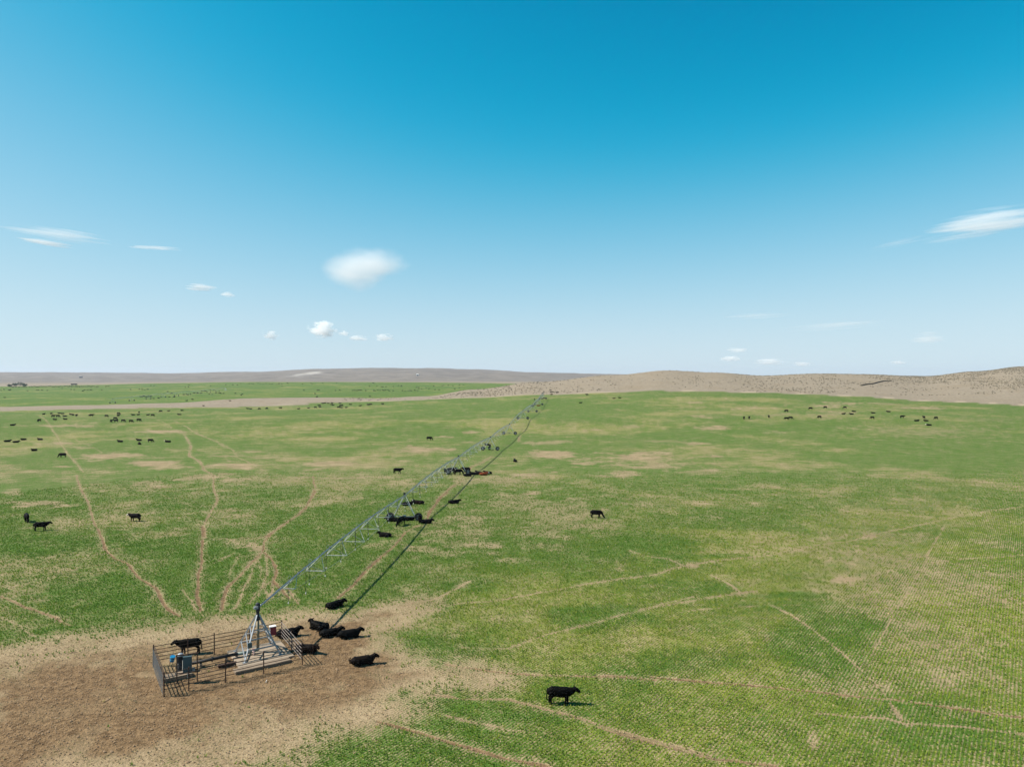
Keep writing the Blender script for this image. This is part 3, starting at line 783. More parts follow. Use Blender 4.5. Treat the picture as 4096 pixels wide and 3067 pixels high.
def pivot_tower():
    org = P3(PIV, G0)
    t = thing('pivot_tower', org, 'galvanised pyramid pivot tower on the concrete pad inside the fence', 'irrigation tower')
    feet = [V(-24.05, 61.7), V(-22.3, 59.2), V(-19.9, 61.0), V(-21.6, 63.5)]
    apex = P3(PIV, G0 + 3.45)
    tops = [apex + P3((f - PIV) * .055, 0) for f in feet]
    base = [P3(f, G0 + .13) for f in feet]
    for b, a in zip(base, tops):
        lg = MB().tube([b, a], .072, 4).build('leg', M_GALV, t, org)
        MB().box(b + V(0, 0, .012), (.3, .3, .03), P3(FD, 0)).build('foot_plate', M_GALV_D, lg, org)
    def on(i, f): return base[i] + (tops[i] - base[i]) * f
    for f in (.24, .46, .66):
        for i, j in ((1, 2), (3, 0)):
            MB().tube([on(i, f), on(j, f)], .055, 4).build('brace', M_GALV, t, org)
    for f in (.24, .46, .66):
        MB().tube([on(2, f), on(3, f)], .05, 4).build('brace', M_GALV, t, org)
    for f0, f1 in ((.27, .04), (.49, .28), (.69, .52)):
        MB().tube([on(0, f0), on(1, f1)], .052, 4).build('diagonal_brace', M_GALV, t, org)
    MB().tube([P3(PIV, G0 + .35), P3(PIV, G0 + 3.1)], .125, 12).build('riser_pipe', M_RISER, t, org, True)
    MB().tube([P3(PIV, G0 + 3.0), P3(PIV, G0 + 3.25), P3(PIV, G0 + 3.3), P3(PIV, G0 + 3.7)], [.2, .24, .15, .13], 12).build('swivel_bearing', M_DARK, t, org)
    hd = MB().tube([P3(PIV, G0 + 3.68), P3(PIV, G0 + 3.85), P3(PIV, G0 + 4.1), P3(PIV, G0 + 4.22)], [.15, .19, .19, .14], 12).build('swivel_head', M_DARK, t, org)
    MB().tube([P3(PIV, G0 + 4.215), P3(PIV, G0 + 4.24), P3(PIV, G0 + 4.42), P3(PIV, G0 + 4.48)], [.22, .22, .17, .07], 12).build('collector_cap', M_DARK, hd, org)
    MB().box(P3(PIV - FD * .2 + FN * .18, G0 + 4.12), (.34, .24, .2), P3(FD, 0)).build('junction_box', M_MOTOR, hd, org)
    # elbow and flanged inlet
    p = [P3(PIV, G0 + .45), P3(PIV - FD * .35, G0 + .36), P3(PIV - FD * 1.0, G0 + .36), P3(PIV - FD * 1.75, G0 + .4)]
    el = MB().tube(p, .135, 10).build('inlet_elbow', M_GREEN, t, org, True)
    for k in (.4, 1.74):
        c = P3(PIV - FD * k, G0 + .37)
        MB().tube([c - P3(FD, 0) * .025, c + P3(FD, 0) * .025], .21, 12).build('flange', M_DARK, el, org)
    # red control cabinet with its white roof on the far face, small box on the front leg
    c = P3(V(-20.95, 62.15), G0 + 1.78)
    bx = MB().box(c, (.5, .42, .72), P3(FD, 0)).build('control_cabinet', M_RED, t, org)
    MB().box(c + V(0, 0, .385), (.54, .46, .045), P3(FD, 0)).build('cabinet_roof', M_WHITE, bx, org)
    MB().box(c - P3(FN, 0) * -.217, (.40, .012, .6), P3(FD, 0)).build('cabinet_door', M_RED, bx, org)
    MB().box(c - P3(FD, 0) * .257, (.012, .36, .64), P3(FD, 0)).build('cabinet_side_panel', M_WHITE, bx, org)
    l2 = on(1, .37)
    sb = MB().box(l2 + P3(FN, 0) * .14, (.34, .16, .42), P3(FD, 0)).build('switch_box', M_PANEL, t, org)
    MB().box(l2 + P3(FN, 0) * .226, (.26, .012, .34), P3(FD, 0)).build('box_door', M_PANEL, sb, org)
    q = l2 + P3(FN, 0) * .12
    MB().tube([q + V(0, 0, -.2), q + P3(FD, 0) * .12 + V(0, 0, -.8), P3(V(-22.0, 59.2), G0 + .28), P3(V(-22.9, 59.0), G0 + .24), P3(V(-23.1, 58.5), G0 + .1)], .02, 5).build('power_cable', M_HOSE, t, org)
    # small valve and red wheel near the riser
    v = P3(PIV - FD * .45 + FN * .38, G0 + .13)
    vv = MB().tube([v, v + V(0, 0, .3), v + V(0, 0, .34), v + V(0, 0, .5)], [.07, .07, .11, .06], 8).build('drain_valve', mat('faded_pink_paint', (.62, .42, .38), .6), t, org)
    MB().tube([v + V(0, 0, .505), v + V(0, 0, .53)], .13, 10).build('hand_wheel', M_RED, vv, org)
    return t
pivot_tower()

def pads():
    c = P3(V(-21.75, 61.15), G0)
    def slab(cx, sx, sy, z0, z1, m, name, label, ax=FD):
        nx, ny = 9, 5
        mb = MB()
        c3 = P3(cx, G0)
        a3, n3 = P3(ax, 0), P3(V(ax[1], -ax[0]), 0)
        # irregular chipped outline
        ring = []
        for k in range(28):
            g = k / 28 * 4; s_ = int(g); f = g - s_
            e = [(-1 + 2 * f, -1), (1, -1 + 2 * f), (1 - 2 * f, 1), (-1, 1 - 2 * f)][s_]
            ring.append((e[0] * sx / 2 + random.uniform(-.025, .025), e[1] * sy / 2 + random.uniform(-.025, .025)))
        bev = .02
        vs = [c3 + a3 * p + n3 * q + V(0, 0, z0) for p, q in ring] + [c3 + a3 * p + n3 * q + V(0, 0, z1 - bev) for p, q in ring] + \
             [c3 + a3 * p * (1 - .012) + n3 * q * (1 - .012) + V(0, 0, z1) for p, q in ring]
        n_ = len(ring)
        fs = []
        for L in (0, 1):
            for k in range(n_):
                fs.append((L * n_ + k, L * n_ + (k + 1) % n_, (L + 1) * n_ + (k + 1) % n_, (L + 1) * n_ + k)[::-1])
        fs.append(tuple(2 * n_ + k for k in reversed(range(n_))))
        o = mb.add(vs, fs).build(name, m, None, (c3[0], c3[1], G0)); o.location = (c3[0], c3[1], G0)
        return tag(o, label, 'concrete slab')
    slab(V(-21.72, 61.3), 4.5, 4.3, -.1, .13, M_CONC, 'concrete_pad', 'square concrete pad under the pivot tower')
    slab(V(-20.62, 58.72), 4.5, .75, -.05, .2, M_CONC2, 'concrete_footing', 'long narrow concrete slab in front of the pivot pad')
    slab(V(-26.7, 56.55), 2.1, .95, -.05, .28, M_CONC2, 'concrete_plinth', 'small concrete plinth beneath the electrical panel in the pen')
pads()

def pump_line():
    a, b = PIV - FD * 1.82, PIV - FD * 5.6
    org = P3((a + b) / 2, gz(*((a + b) / 2)))
    t = thing('supply_pipe', org, 'long dark horizontal water pipe running from pump to pivot pad', 'pipe')
    z = G0 + .42
    MB().tube([P3(a, z), P3(b, z)], .13, 12).build('pipe', M_DPIPE, t, org, True)
    for k in (1.80, 3.7, 5.5):
        c = P3(PIV - FD * k - FD * .03, z)
        MB().tube([c - P3(FD, 0) * .03, c + P3(FD, 0) * .03], .22, 12).build('flange', M_DARK, t, org)
    for k in (2.6, 4.6):
        c = PIV - FD * k
        MB().box(P3(c, G0 + .13), (.16, .5, .27), P3(FD, 0)).build('saddle', M_CONC2, t, org)
    # lower skid beam beside the pipe
    s0, s1 = PIV - FD * 2.1 + FN * 1.05, PIV - FD * 3.4 + FN * 1.05
    o = MB().box(P3((s0 + s1) / 2, 0), (1.45, .22, .2), P3(FD, 0)).build('skid_beam', M_RUST, None, P3((s0 + s1) / 2, 0))
    o.location = P3((s0 + s1) / 2, G0 + .1)
    tag(o, 'short rusty beam lying on dirt beside the supply pipe', 'beam')
    # pump motor
    pc = PIV - FD * 6.15
    org = P3(pc, gz(*pc))
    m = thing('pump_motor', org, 'dark vertical pump motor with grey domed cap beside the panel', 'pump')
    MB().tube([org + V(0, 0, 0), org + V(0, 0, .06)], .36, 14).build('base_flange', M_DARK, m, org)
    MB().tube([org + V(0, 0, .06), org + V(0, 0, .3), org + V(0, 0, .62)], [.2, .24, .2], 14).build('discharge_head', M_DARK, m, org)
    bd = MB().tube([org + V(0, 0, .62), org + V(0, 0, .66), org + V(0, 0, 1.2), org + V(0, 0, 1.24)], [.25, .22, .22, .25], 16).build('motor_body', M_DARK, m, org)
    for k in range(10):
        g = k * 2 * math.pi / 10
        d = V(math.cos(g), math.sin(g), 0)
        MB().box(org + V(0, 0, .93) + d * .235, (.05, .014, .5), d).build('cooling_fin', M_DARK, bd, org)
    MB().tube([org + V(0, 0, 1.24), org + V(0, 0, 1.32), org + V(0, 0, 1.42), org + V(0, 0, 1.47)], [.27, .26, .17, .04], 14).build('motor_cap', M_MOTOR, m, org, True)
    q = org + P3(FD, 0) * .42
    MB().tube([P3(pc + FD * .18, z), P3(pc + FD * .56, z)], .15, 12).build('outlet_pipe', M_DPIPE, m, org)
    cq = org + P3(FN, 0) * .34 + P3(FD, 0) * .12
    MB().tube([cq + V(0, 0, .0), cq + V(0, 0, .95), cq + V(0, 0, 1.05) + P3(FD, 0) * .16], .035, 6).build('conduit', M_NOZ, m, org)
    # blue drum on a rusty stand
    bc = V(-28.25, 58.95)
    org = P3(bc, gz(*bc))
    b = thing('blue_bucket', org, 'bright blue plastic bucket tilted on a small rusty stand', 'bucket')
    for dx, dy in ((-.13, -.1), (.13, -.1), (0, .14)):
        MB().tube([org + V(dx * 1.2, dy * 1.2, 0), org + V(dx, dy, .34)], .018, 5).build('stand_leg', M_RUST, b, org)
    ax = unit(V(.25, -.2, 1)); c0 = org + V(0, 0, .34)
    MB().tube([c0, c0 + ax * .02, c0 + ax * .2, c0 + ax * .48, c0 + ax * .485, c0 + ax * .46], [.12, .165, .175, .2, .18, .17], 14, cap=True).build('pail', M_BLUE, b, org, False)
    MB().tube([c0 + ax * .43, c0 + ax * .5], [.215, .22], 14, cap=False).build('rim', M_BLUE2, b, org)
    MB().tube([c0 + ax * .2, c0 + ax * .26], [.186, .19], 14, cap=False).build('band', M_BLUE2, b, org)
    # electrical panel on its frame
    p0, p1 = V(-26.24, 55.56), V(-24.84, 56.0)
    d = unit(p1 - p0); nrm = V(d[1], -d[0])
    org = P3((p0 + p1) / 2, gz(*((p0 + p1) / 2)))
    e = thing('electrical_panel', org, 'blue grey electrical panel on a rusty post frame in the pen', 'electrical panel')
    gz0 = org[2]
    for p in (p0, p1):
        MB().tube([P3(p, gz0 - .1), P3(p, gz0 + 2.14)], .045, 8).build('post', M_RUST, e, org)
    MB().box(P3((p0 + p1) / 2, gz0 + 2.175), (1.6, .09, .07), P3(d, 0)).build('top_rail', M_RUST, e, org)
    MB().box(P3((p0 + p1) / 2, gz0 + .74), (1.4, .07, .06), P3(d, 0)).build('bottom_rail', M_RUST, e, org)
    bc = p0 + d * .78
    bx = MB().box(P3(bc + nrm * .17, gz0 + 1.43), (.64, .24, 1.3), P3(d, 0)).build('enclosure', M_PANEL, e, org)
    MB().box(P3(bc + nrm * .297, gz0 + 1.43), (.58, .012, 1.24), P3(d, 0)).build('enclosure_door', M_PANEL, bx, org)
    MB().box(P3(bc + nrm * .31 + d * .22, gz0 + 1.4), (.03, .03, .14), P3(d, 0)).build('door_handle', M_DARK, bx, org)
    MB().tube([P3(bc + nrm * .17, gz0 + .78), P3(bc + nrm * .2, gz0 + .45), P3(bc + nrm * .2 + d * .06, gz0 + .33), P3(bc + nrm * .2 + d * .1, gz0 + .5)], .022, 6).build('cable_loop', M_NOZ, e, org)
    j = p0 + d * 1.22
    MB().box(P3(j + nrm * .1, gz0 + .98), (.2, .14, .3), P3(d, 0)).build('meter_box', M_MOTOR, e, org)
pump_line()

def fence():
    A, BR, FR, FL = V(-29.7, 58.8), V(-20.98, 64.7), V(-17.5, 59.2), V(-26.15, 53.3)
    org = P3(A, gz(*A))
    t = thing('pen_fence', org, 'rusty post and rod fence penning the pivot tower', 'fence')
    H = 1.78
    posts = [A + (BR - A) * f for f in (0, .25, .45, .73, 1)] + [BR + (FR - BR) * .5, FR] + [FL + (FR - FL) * f for f in (.70, .42, .165, 0)]
    for p in posts:
        po = MB().tube([P3(p, gz(*p) - .2), P3(p, gz(*p) + H)], .048, 8).build('post', M_RUST, t, org)
        MB().tube([P3(p, gz(*p) + H), P3(p, gz(*p) + H + .02)], .055, 8).build('post_cap', M_RUST, po, org)
    sides = [[A, posts[1], posts[2], posts[3], BR], [BR, posts[5], FR], [FR, posts[7], posts[8], posts[9], FL], [FL, A]]
    hs = (1.66, 1.36, 1.06, .76, .47)
    for si, sd in enumerate(sides):
        for h in hs:
            pts = []
            for a, b in zip(sd[:-1], sd[1:]):
                for f in (0, .5):
                    p = a + (b - a) * f
                    pts.append(P3(p, gz(*p) + h - (.025 if f else 0)))
            pts.append(P3(sd[-1], gz(*sd[-1]) + h))
            off = P3(unit(V((sd[-1] - sd[0])[1], -(sd[-1] - sd[0])[0])), 0) * .05
            MB().tube([q + off for q in pts], (.03 if si != 1 else .028), 5).build('rail', M_RAIL if si == 1 else M_ROD, t, org)  # right side takes the paler copy that carries the painted sun glint
        if si in (0, 2):
            for a, b in zip(sd[:-1], sd[1:]):
                p = a + (b - a) * .55
                off = P3(unit(V((b - a)[1], -(b - a)[0])), 0) * .05
                MB().tube([P3(p, gz(*p) + .4) + off, P3(p, gz(*p) + 1.7) + off], .007, 4).build('stay_wire', M_RAIL, t, org)
    # welded mesh along the short left side
    d = unit(A - FL); L = np.linalg.norm(A - FL); off = P3(V(d[1], -d[0]), 0) * -.075
    mb = MB()
    k = .1
    while k < L - .05:
        p = FL + d * k
        mb.tube([P3(p, gz(*p) + .05) + off, P3(p, gz(*p) + 1.62) + off], .0045, 3, cap=False); k += .105
    for h in np.arange(.1, 1.62, .15):
        mb.tube([P3(FL, gz(*FL) + h) + off * 1.06, P3(A, gz(*A) + h) + off * 1.06], .0045, 3, cap=False)
    wm = mb.build('wire_mesh', M_GALV_D, t, org)
fence()

# ------------------------------------------------------------------ irrigation arm
def hose_mesh():
    mb = MB()
    mb.tube([(0, 0, 0), (0, .1, .2), (0, .26, .24), (0, .36, .1), (0, .37, -.3)], .02, 4, 1)
    mb.tube([(0, .37, -.3), (0, .37, -2.25)], .026, 4, 0)
    mb.tube([(0, .37, -2.25), (0, .37, -2.36), (0, .37, -2.40), (0, .37, -2.5)], [.035, .04, .075, .03], 6, 2)
    me = mb.build('drop_hose', [M_HOSE, M_GALV, M_NOZ])
    m = me.data; bpy.data.objects.remove(me)
    return m
HOSE = hose_mesh()

def wheel_mesh():
    mb = MB()
    n = 18; prof = [(.40, -.15), (.56, -.17), (.645, -.12), (.655, 0), (.645, .12), (.56, .17), (.40, .15)]
    vs, fs = [], []
    for k in range(n):
        g = 2 * math.pi * k / n
        for r, w in prof: vs.append((w, r * math.cos(g), r * math.sin(g)))
    m_ = len(prof)
    for k in range(n):
        for q in range(m_ - 1):
            a = k * m_ + q; b = ((k + 1) % n) * m_ + q
            fs.append((a, a + 1, b + 1, b))
    mb.add(vs, fs, 0)
    for k in range(n):                                      # lugs
        g = 2 * math.pi * (k + .5) / n
        d = V(0, math.cos(g), math.sin(g)); s = -1 if k % 2 else 1
        mb.box(d * .655 + V(s * .075, 0, 0), (.15, .06, .05), V(1, s * -.0, 0), None, d, 0)
    mb.tube([(-.1, 0, 0), (-.06, 0, 0), (.06, 0, 0), (.1, 0, 0)], [.40, .33, .33, .40], 18, 1, cap=False)
    mb.tube([(-.03, 0, 0), (.03, 0, 0)], .34, 18, 1)
    mb.tube([(-.13, 0, 0), (.13, 0, 0)], .1, 10, 1)
    ob = mb.build('wheel', [M_TYRE, M_GALV_D]); m = ob.data; bpy.data.objects.remove(ob)
    return m
WHEEL = wheel_mesh()

def irrigation_arm(start, towers, label, end_len=19.0, detail=True, h0=4.02):
    org = P3(start, gz(*start))
    t = thing('irrigation_arm', org, label, 'irrigation arm')
    pts = [P3(start, org[2] + h0)] + [P3(p, gz(*p) + 4.12) for p in towers]
    last = unit(towers[-1] - towers[-2])
    e2 = towers[-1] + last * end_len
    pts.append(P3(e2, max(gz(*e2) + 3.6, pts[-1][2] + .25)))
    ns = len(pts) - 1
    for s in range(ns):
        a, b = pts[s], pts[s + 1]
        end = s == ns - 1
        L = np.linalg.norm(b - a); d = unit(b - a); d2 = unit(V(d[0], d[1], 0)); nr = V(d2[1], -d2[0], 0)
        bow = 0.05 if end else .62
        f0 = .004 if s == 0 else 0.0
        def pp(f): return a + (b - a) * f + V(0, 0, bow * 4 * f * (1 - f))
        nseg = 14 if detail else 6
        sp = MB().tube([pp(f) for f in np.linspace(f0, 1, nseg + 1)], .085 if not end else .055, 8).build('span' if not end else 'overhang', M_PIPE, t, org, True)
        # bolted flange joints and the cable run on top
        if detail:
            mb = MB().tube([pp(f) + V(0, 0, .11) + nr * .03 for f in np.linspace(.01, .99, nseg + 1)], .018, 4)
            mb.build('power_cable', M_HOSE, sp, org)
            for q in range(1, 6):
                c = pp(q / 6)
                MB().tube([c - d * .02, c + d * .02], .14, 8).build('flange', M_GALV, sp, org)
        if not end:
            nt = 7 if detail else 5
            prev = None
            rods = [[pp(.012)], [pp(.012)]]
            for q in range(1, nt + 1):
                f = q / (nt + 1)
                g = math.sin(math.pi * f) ** .8
                c = pp(f) - V(0, 0, 1.5 * g + .05)
                hw = 1.32 * g
                e = [c - nr * hw, c + nr * hw]
                mb = MB()
                mb.tube([e[0], e[1]], .042, 4)
                df = .5 / (nt + 1)
                for k in (0, 1):
                    top0 = pp(f - df * .55) - V(0, 0, .07); top1 = pp(f + df * .55) - V(0, 0, .07)
                    mb.tube([e[k], top0], .03, 4, cap=False); mb.tube([e[k], top1], .026, 4, cap=False)
                # gusset plate under the pipe
                mb.tube([pp(f) - V(0, 0, .08), pp(f) - V(0, 0, .26)], [(.22, .012), (.05, .012)], 4)
                mb.build('truss', M_TRUSS, sp, org)
                rods[0].append(e[0]); rods[1].append(e[1])
            for k in (0, 1):
                MB().tube(rods[k] + [pp(.988)], .013, 4).build('truss_rod', M_GALV_D, sp, org)
        if detail:
            nh = 20 if not end else 7
            for q in range(nh):
                f = (q + .7) / nh
                if f > .985 or (s == 0 and f < .1): continue
                ho = bpy.data.objects.new('drop_hose', HOSE); C.objects.link(ho); ho.parent = sp
                ho.location = pp(f) + V(0, 0, .06) - org
                sgn = 1 if q % 2 else -1
                ang = math.atan2(nr[1] * sgn, nr[0] * sgn) - math.pi / 2
                sway = random.uniform(-.03, .03)
                ho.rotation_euler = (sway, random.uniform(-.02, .02), ang)
        if end:
            c = b
            MB().tube([c + V(0, 0, 0), c + V(0, 0, .35), c + V(0, 0, .55) + d * .35 + nr * .2], .05, 6).build('end_gun', M_DARK, sp, org)
            for k in (-1, 1):
                MB().tube([pts[s] + V(0, 0, 1.0), pp(.7) + nr * .06 * k], .012, 4).build('stay_cable', M_GALV_D, sp, org)
            MB().tube([pts[s], pts[s] + V(0, 0, 1.05)], .04, 4).build('mast', M_GALV, sp, org)
    for p, top in zip(towers, pts[1:]):
        k = [i for i, q in enumerate(towers) if q is p][0]
        d2 = unit((towers[min(k + 1, len(towers) - 1)] - (towers[k - 1] if k else start)))
        nr = V(d2[1], -d2[0])
        zb = gz(*p) + .66
        HB = 2.13
        base = [P3(p - nr * HB, gz(*(p - nr * HB)) + .68), P3(p + nr * HB, gz(*(p + nr * HB)) + .68)]
        mb = MB().tube([base[0] + P3(nr, 0) * .12, base[1] - P3(nr, 0) * .12], .085, 4)
        mid = (base[0] + base[1]) / 2
        mb.tube([mid - P3(nr, 0) * .25 + V(0, 0, .14), mid + P3(nr, 0) * .25 + V(0, 0, .14)], .12, 8)
        tw = mb.build('drive_tower', M_GALV_D, t, org)
        for k2, bb in enumerate(base):
            for sg in (-1, 1):
                foot = bb + P3(nr, 0) * (.32 if k2 == 0 else -.32) + P3(d2, 0) * .05 * sg + V(0, 0, .06)
                MB().tube([foot, top + P3(d2, 0) * (.62 if sg > 0 else -.62) + P3(nr, 0) * (-.06 if k2 == 0 else .06) - V(0, 0, .05)], .055, 4).build('leg', M_TRUSS, tw, org)
            if detail:
                a = base[k2]; tp = top - V(0, 0, .05)
            gq = MB().box(bb + P3(nr, 0) * (.06 if k2 == 0 else -.06) , (.3, .3, .32), P3(nr, 0)).build('gearbox', M_DARK, tw, org)
            wh = bpy.data.objects.new('wheel', WHEEL); C.objects.link(wh); wh.parent = tw
            wh.location = bb + P3(d2, 0) * (.0) - org + P3(nr, 0) * (-.25 if k2 == 0 else .25)
            wh.rotation_euler = (random.uniform(0, 1), 0, math.atan2(d2[1], d2[0]))
        MB().box(top + V(0, 0, .34), (.3, .24, .42), P3(nr, 0)).build('tower_box', M_DARK, tw, org)
        for h, f in ((.35, .35), (.6, .6)):
            q0 = base[0] + (top - base[0]) * f; q1 = base[1] + (top - base[1]) * f
            if h == .6: MB().tube([q0, q1], .03, 4).build('cross_brace', M_GALV, tw, org)
    return t
T1 = [V(-17.9, 118.3), V(-13.2, 175.2), V(-7.1, 232), V(-1.0, 289), V(5.3, 346), V(11.6, 403), V(17.2, 460), V(22.4, 517)]
irrigation_arm(PIV, T1, 'long galvanised irrigation arm on wheels stretching away from the fenced pivot tower')

def far_pivot():
    px, py, _ = at(902, 1562)
    c = V(px, py); z = gz(px, py); org = P3(c, z)
    t = thing('pivot_tower', org, 'small pale pivot tower far off in the second green field', 'irrigation tower')
    ft = [V(-2, -2), V(2, -2), V(2, 2), V(-2, 2)]
    for f in ft:
        MB().tube([P3(c + f, z), P3(c + f * .1, z + 4.0)], .12, 4).build('leg', M_WHITE, t, org)
    for h in (.3, .6):
        for i in range(4):
            a, b = ft[i] * (1 - h * .9), ft[(i + 1) % 4] * (1 - h * .9)
            MB().tube([P3(c + a, z + 4 * h), P3(c + b, z + 4 * h)], .08, 4).build('brace', M_WHITE, t, org)
    MB().tube([P3(c, z), P3(c, z + 4.6)], .2, 8).build('riser_pipe', M_WHITE, t, org)
    e = V(*at(450, 1613)[:2])
    n = 9
    tw = [c + (e - c) * (k / n) for k in range(1, n + 1)]
    irrigation_arm(c, tw, 'faint irrigation arm with dark wheels in the second green field', 16, False)
far_pivot()

# ------------------------------------------------------------------ cattle
def cow_mesh(pose, face=False, red=False, turn=0.0):
    mb = MB()
    def loft(pts):   # (x, y, z, halfwidth, halfheight)
        n = 14; vs, fs = [], []
        P = [V(*p[:3]) for p in pts]
        for i, p in enumerate(pts):
            t = unit(P[min(i + 1, len(P) - 1)] - P[max(i - 1, 0)])
            side = unit(np.cross(V(0, 0, 1), t)) if abs(t[2]) < .97 else V(0, 1, 0)
            up = np.cross(t, side)
            for k in range(n):
                g = 2 * math.pi * k / n
                c_, s_ = math.cos(g), math.sin(g)
                e = .78 if i < 8 else .95
                vs.append(P[i] + side * p[3] * math.copysign(abs(c_) ** e, c_) + up * p[4] * math.copysign(abs(s_) ** e, s_))
        for i in range(len(pts) - 1):
            for k in range(n):
                k2 = (k + 1) % n
                fs.append((i * n + k, i * n + k2, (i + 1) * n + k2, (i + 1) * n + k))
        fs.append(tuple(reversed(range(n)))); fs.append(tuple((len(pts) - 1) * n + k for k in range(n)))
        mb.add(vs, fs)
    lie = pose == 'lie'
    dz = -.50 if lie else 0
    wv = 1.16 if lie else 1.0
    tb = [(-.95, 1.28, 1.00, .09), (-.90, 1.35, .80, .21), (-.72, 1.375, .63, .285), (-.35, 1.35, .60, .32), (.05, 1.335, .555, .33), (.36, 1.345, .55, .305), (.58, 1.35, .61, .26), (.74, 1.335, .71, .215)]
    if lie: tb = [(x * .99 + .02, t - .60 - .12 * (.5 - x) / 1.4, max(b - .60, .02), w) for x, t, b, w in tb]
    body = [(x, 0, (t + b) / 2, w * wv, (t - b) / 2) for x, t, b, w in tb]
    ct, st = math.cos(turn), math.sin(turn)
    def tn(x): return (.70 + (x - .70) * ct, (x - .70) * st)
    if pose == 'graze':
        nk = [(.86, .95, .19, .26), (.99, .80, .155, .21), (1.09, .60, .13, .165), (1.16, .46, .125, .15)]
        hd = [(1.23, .36, .145, .155), (1.31, .25, .12, .135), (1.38, .14, .095, .105), (1.41, .08, .075, .075)]
        ear = (1.13, .46)
    elif lie:
        nk = [(.84, .53, .22, .26), (.94, .60, .195, .235), (1.02, .66, .17, .195)]
        hd = [(1.10, .69, .155, .17), (1.21, .64, .13, .15), (1.34, .56, .102, .115), (1.41, .51, .08, .085)]
        ear = (1.02, .79)
    else:
        nk = [(.87, 1.07, .20, .28), (.99, 1.12, .175, .235), (1.08, 1.17, .155, .19)]
        hd = [(1.17, 1.20, .15, .165), (1.29, 1.13, .125, .145), (1.43, 1.02, .098, .11), (1.51, .96, .075, .08)]
        ear = (1.07, 1.30)
    rest = []
    for x, z, a, b in nk + hd:
        X, Y = tn(x); rest.append((X, Y, z, a, b))
    loft(body + rest)
    for s in (-1, 1):
        X, Y = tn(ear[0])
        ex = V(-st * s * -1, 0, 0)
        p0 = V(X, Y, ear[1] - .03); dr = V(-st * s, ct * s, .12) ; dr = unit(dr)
        mb.tube([p0 + dr * .06, p0 + dr * .18, p0 + dr * .33], [.05, .065, .03], 6)
    walk = .14 if pose == 'walk' else .07
    for s in (-1, 1):
        w = walk * s
        if not lie:
            mb.tube([(.47, s * .17, .95), (.50 + w * .4, s * .175, .64), (.485 + w, s * .165, .40), (.47 + w * 1.3, s * .16, .11), (.50 + w * 1.4, s * .16, .0)], [.15, .115, .082, .07, .082], 8)
            w = -w
            mb.tube([(-.68, s * .16, 1.0), (-.60 + w * .3, s * .185, .70), (-.79 + w * .8, s * .175, .47), (-.77 + w * 1.2, s * .165, .11), (-.73 + w * 1.3, s * .165, .0)], [.22, .155, .094, .07, .08], 8)
        else:
            mb.tube([(.45, s * .22, .34), (.78, s * .25, .20), (.92, s * .25, .12), (.70, s * .27, .06), (.52, s * .26, .05)], [.16, .09, .07, .055, .06], 8)
            mb.tube([(-.62, s * .24, .42), (-.25, s * .40, .30), (-.12, s * .44, .17), (-.42, s * .47, .07), (-.14, s * .5, .05)], [.24, .16, .085, .06, .06], 8)
    if not lie:
        mb.tube([(-.93, 0, 1.20), (-1.01, 0, 1.05), (-1.02, .01, .75), (-1.03, .02, .5), (-1.01, .02, .30)], [.055, .045, .04, .055, .045], 6)
        mb.tube([(-.2, 0, .66), (-.45, 0, .66), (-.58, 0, .70)], [.08, .11, .08], 8)       # belly line / udder
        mb.tube([(.55, 0, .78), (.72, 0, .72), (.85, 0, .86)], [.1, .1, .08], 8)           # brisket
    else:
        mb.tube([(-.93, 0, .68), (-1.03, .05, .45), (-1.02, .12, .15), (-.9, .2, .06)], [.05, .035, .035, .04], 6)
    ob = mb.build('cow', M_COW)
    md = ob.modifiers.new('r', 'REMESH'); md.mode = 'VOXEL'; md.voxel_size = .024
    sm = ob.modifiers.new('s', 'SMOOTH'); sm.factor = .5; sm.iterations = 2
    dg = bpy.context.evaluated_depsgraph_get()
    me = bpy.data.meshes.new_from_object(ob.evaluated_get(dg))
    bpy.data.objects.remove(ob)
    me.materials.clear(); me.materials.append(M_COWRED if red else M_COW); me.materials.append(M_FACE)
    co = np.zeros(len(me.vertices) * 3); me.vertices.foreach_get('co', co); co = co.reshape(-1, 3)
    zmin = co[:, 2].min(); co[:, 2] -= zmin + .015; me.vertices.foreach_set('co', co.ravel())
    np_ = len(me.polygons)
    me.polygons.foreach_set('use_smooth', np.ones(np_, bool))
    mi = np.zeros(np_, np.int32)
    if face:
        cen = np.zeros(np_ * 3); me.polygons.foreach_get('center', cen); cen = cen.reshape(-1, 3)
        h0 = V(*rest[len(nk) - 1][:3]); h1 = V(*rest[-1][:3]); dr = unit(h1 - h0)
        proj = (cen - h0) @ dr
        mi[(proj > .05) & (np.linalg.norm(cen - h0 - proj[:, None] * dr, axis=1) < .24)] = 1
        me.polygons.foreach_set('material_index', mi)
    me.update(); me.name = 'cow_' + pose
    return me
CM = {}
def cow_get(pose, face=False, red=False, turn=0.0):
    k = (pose, face, red, turn)
    if k not in CM: CM[k] = cow_mesh(*k)
    return CM[k]

def cow(px, py, pose, head, label, group=None, face=False, red=False, turn=0.0, sc=None, base=True):
    """head: degrees, 0 = facing right in the photo, 90 = facing away"""
    if not base:
        d0 = max(20, (py - HOR) / CAM_H)
        py = py + .5 * (.72 if pose == 'lie' else 1.25) * min(d0, 40)
    x, y, z = at(px, py)
    o = bpy.data.objects.new('cow', cow_get(pose, face, red, turn)); C.objects.link(o)
    o.location = (x, y, z); o.rotation_euler = (0, 0, R(head))
    s = sc or random.uniform(.95, 1.06)
    o.scale = (s, s, s)
    return tag(o, label, 'cow', group)

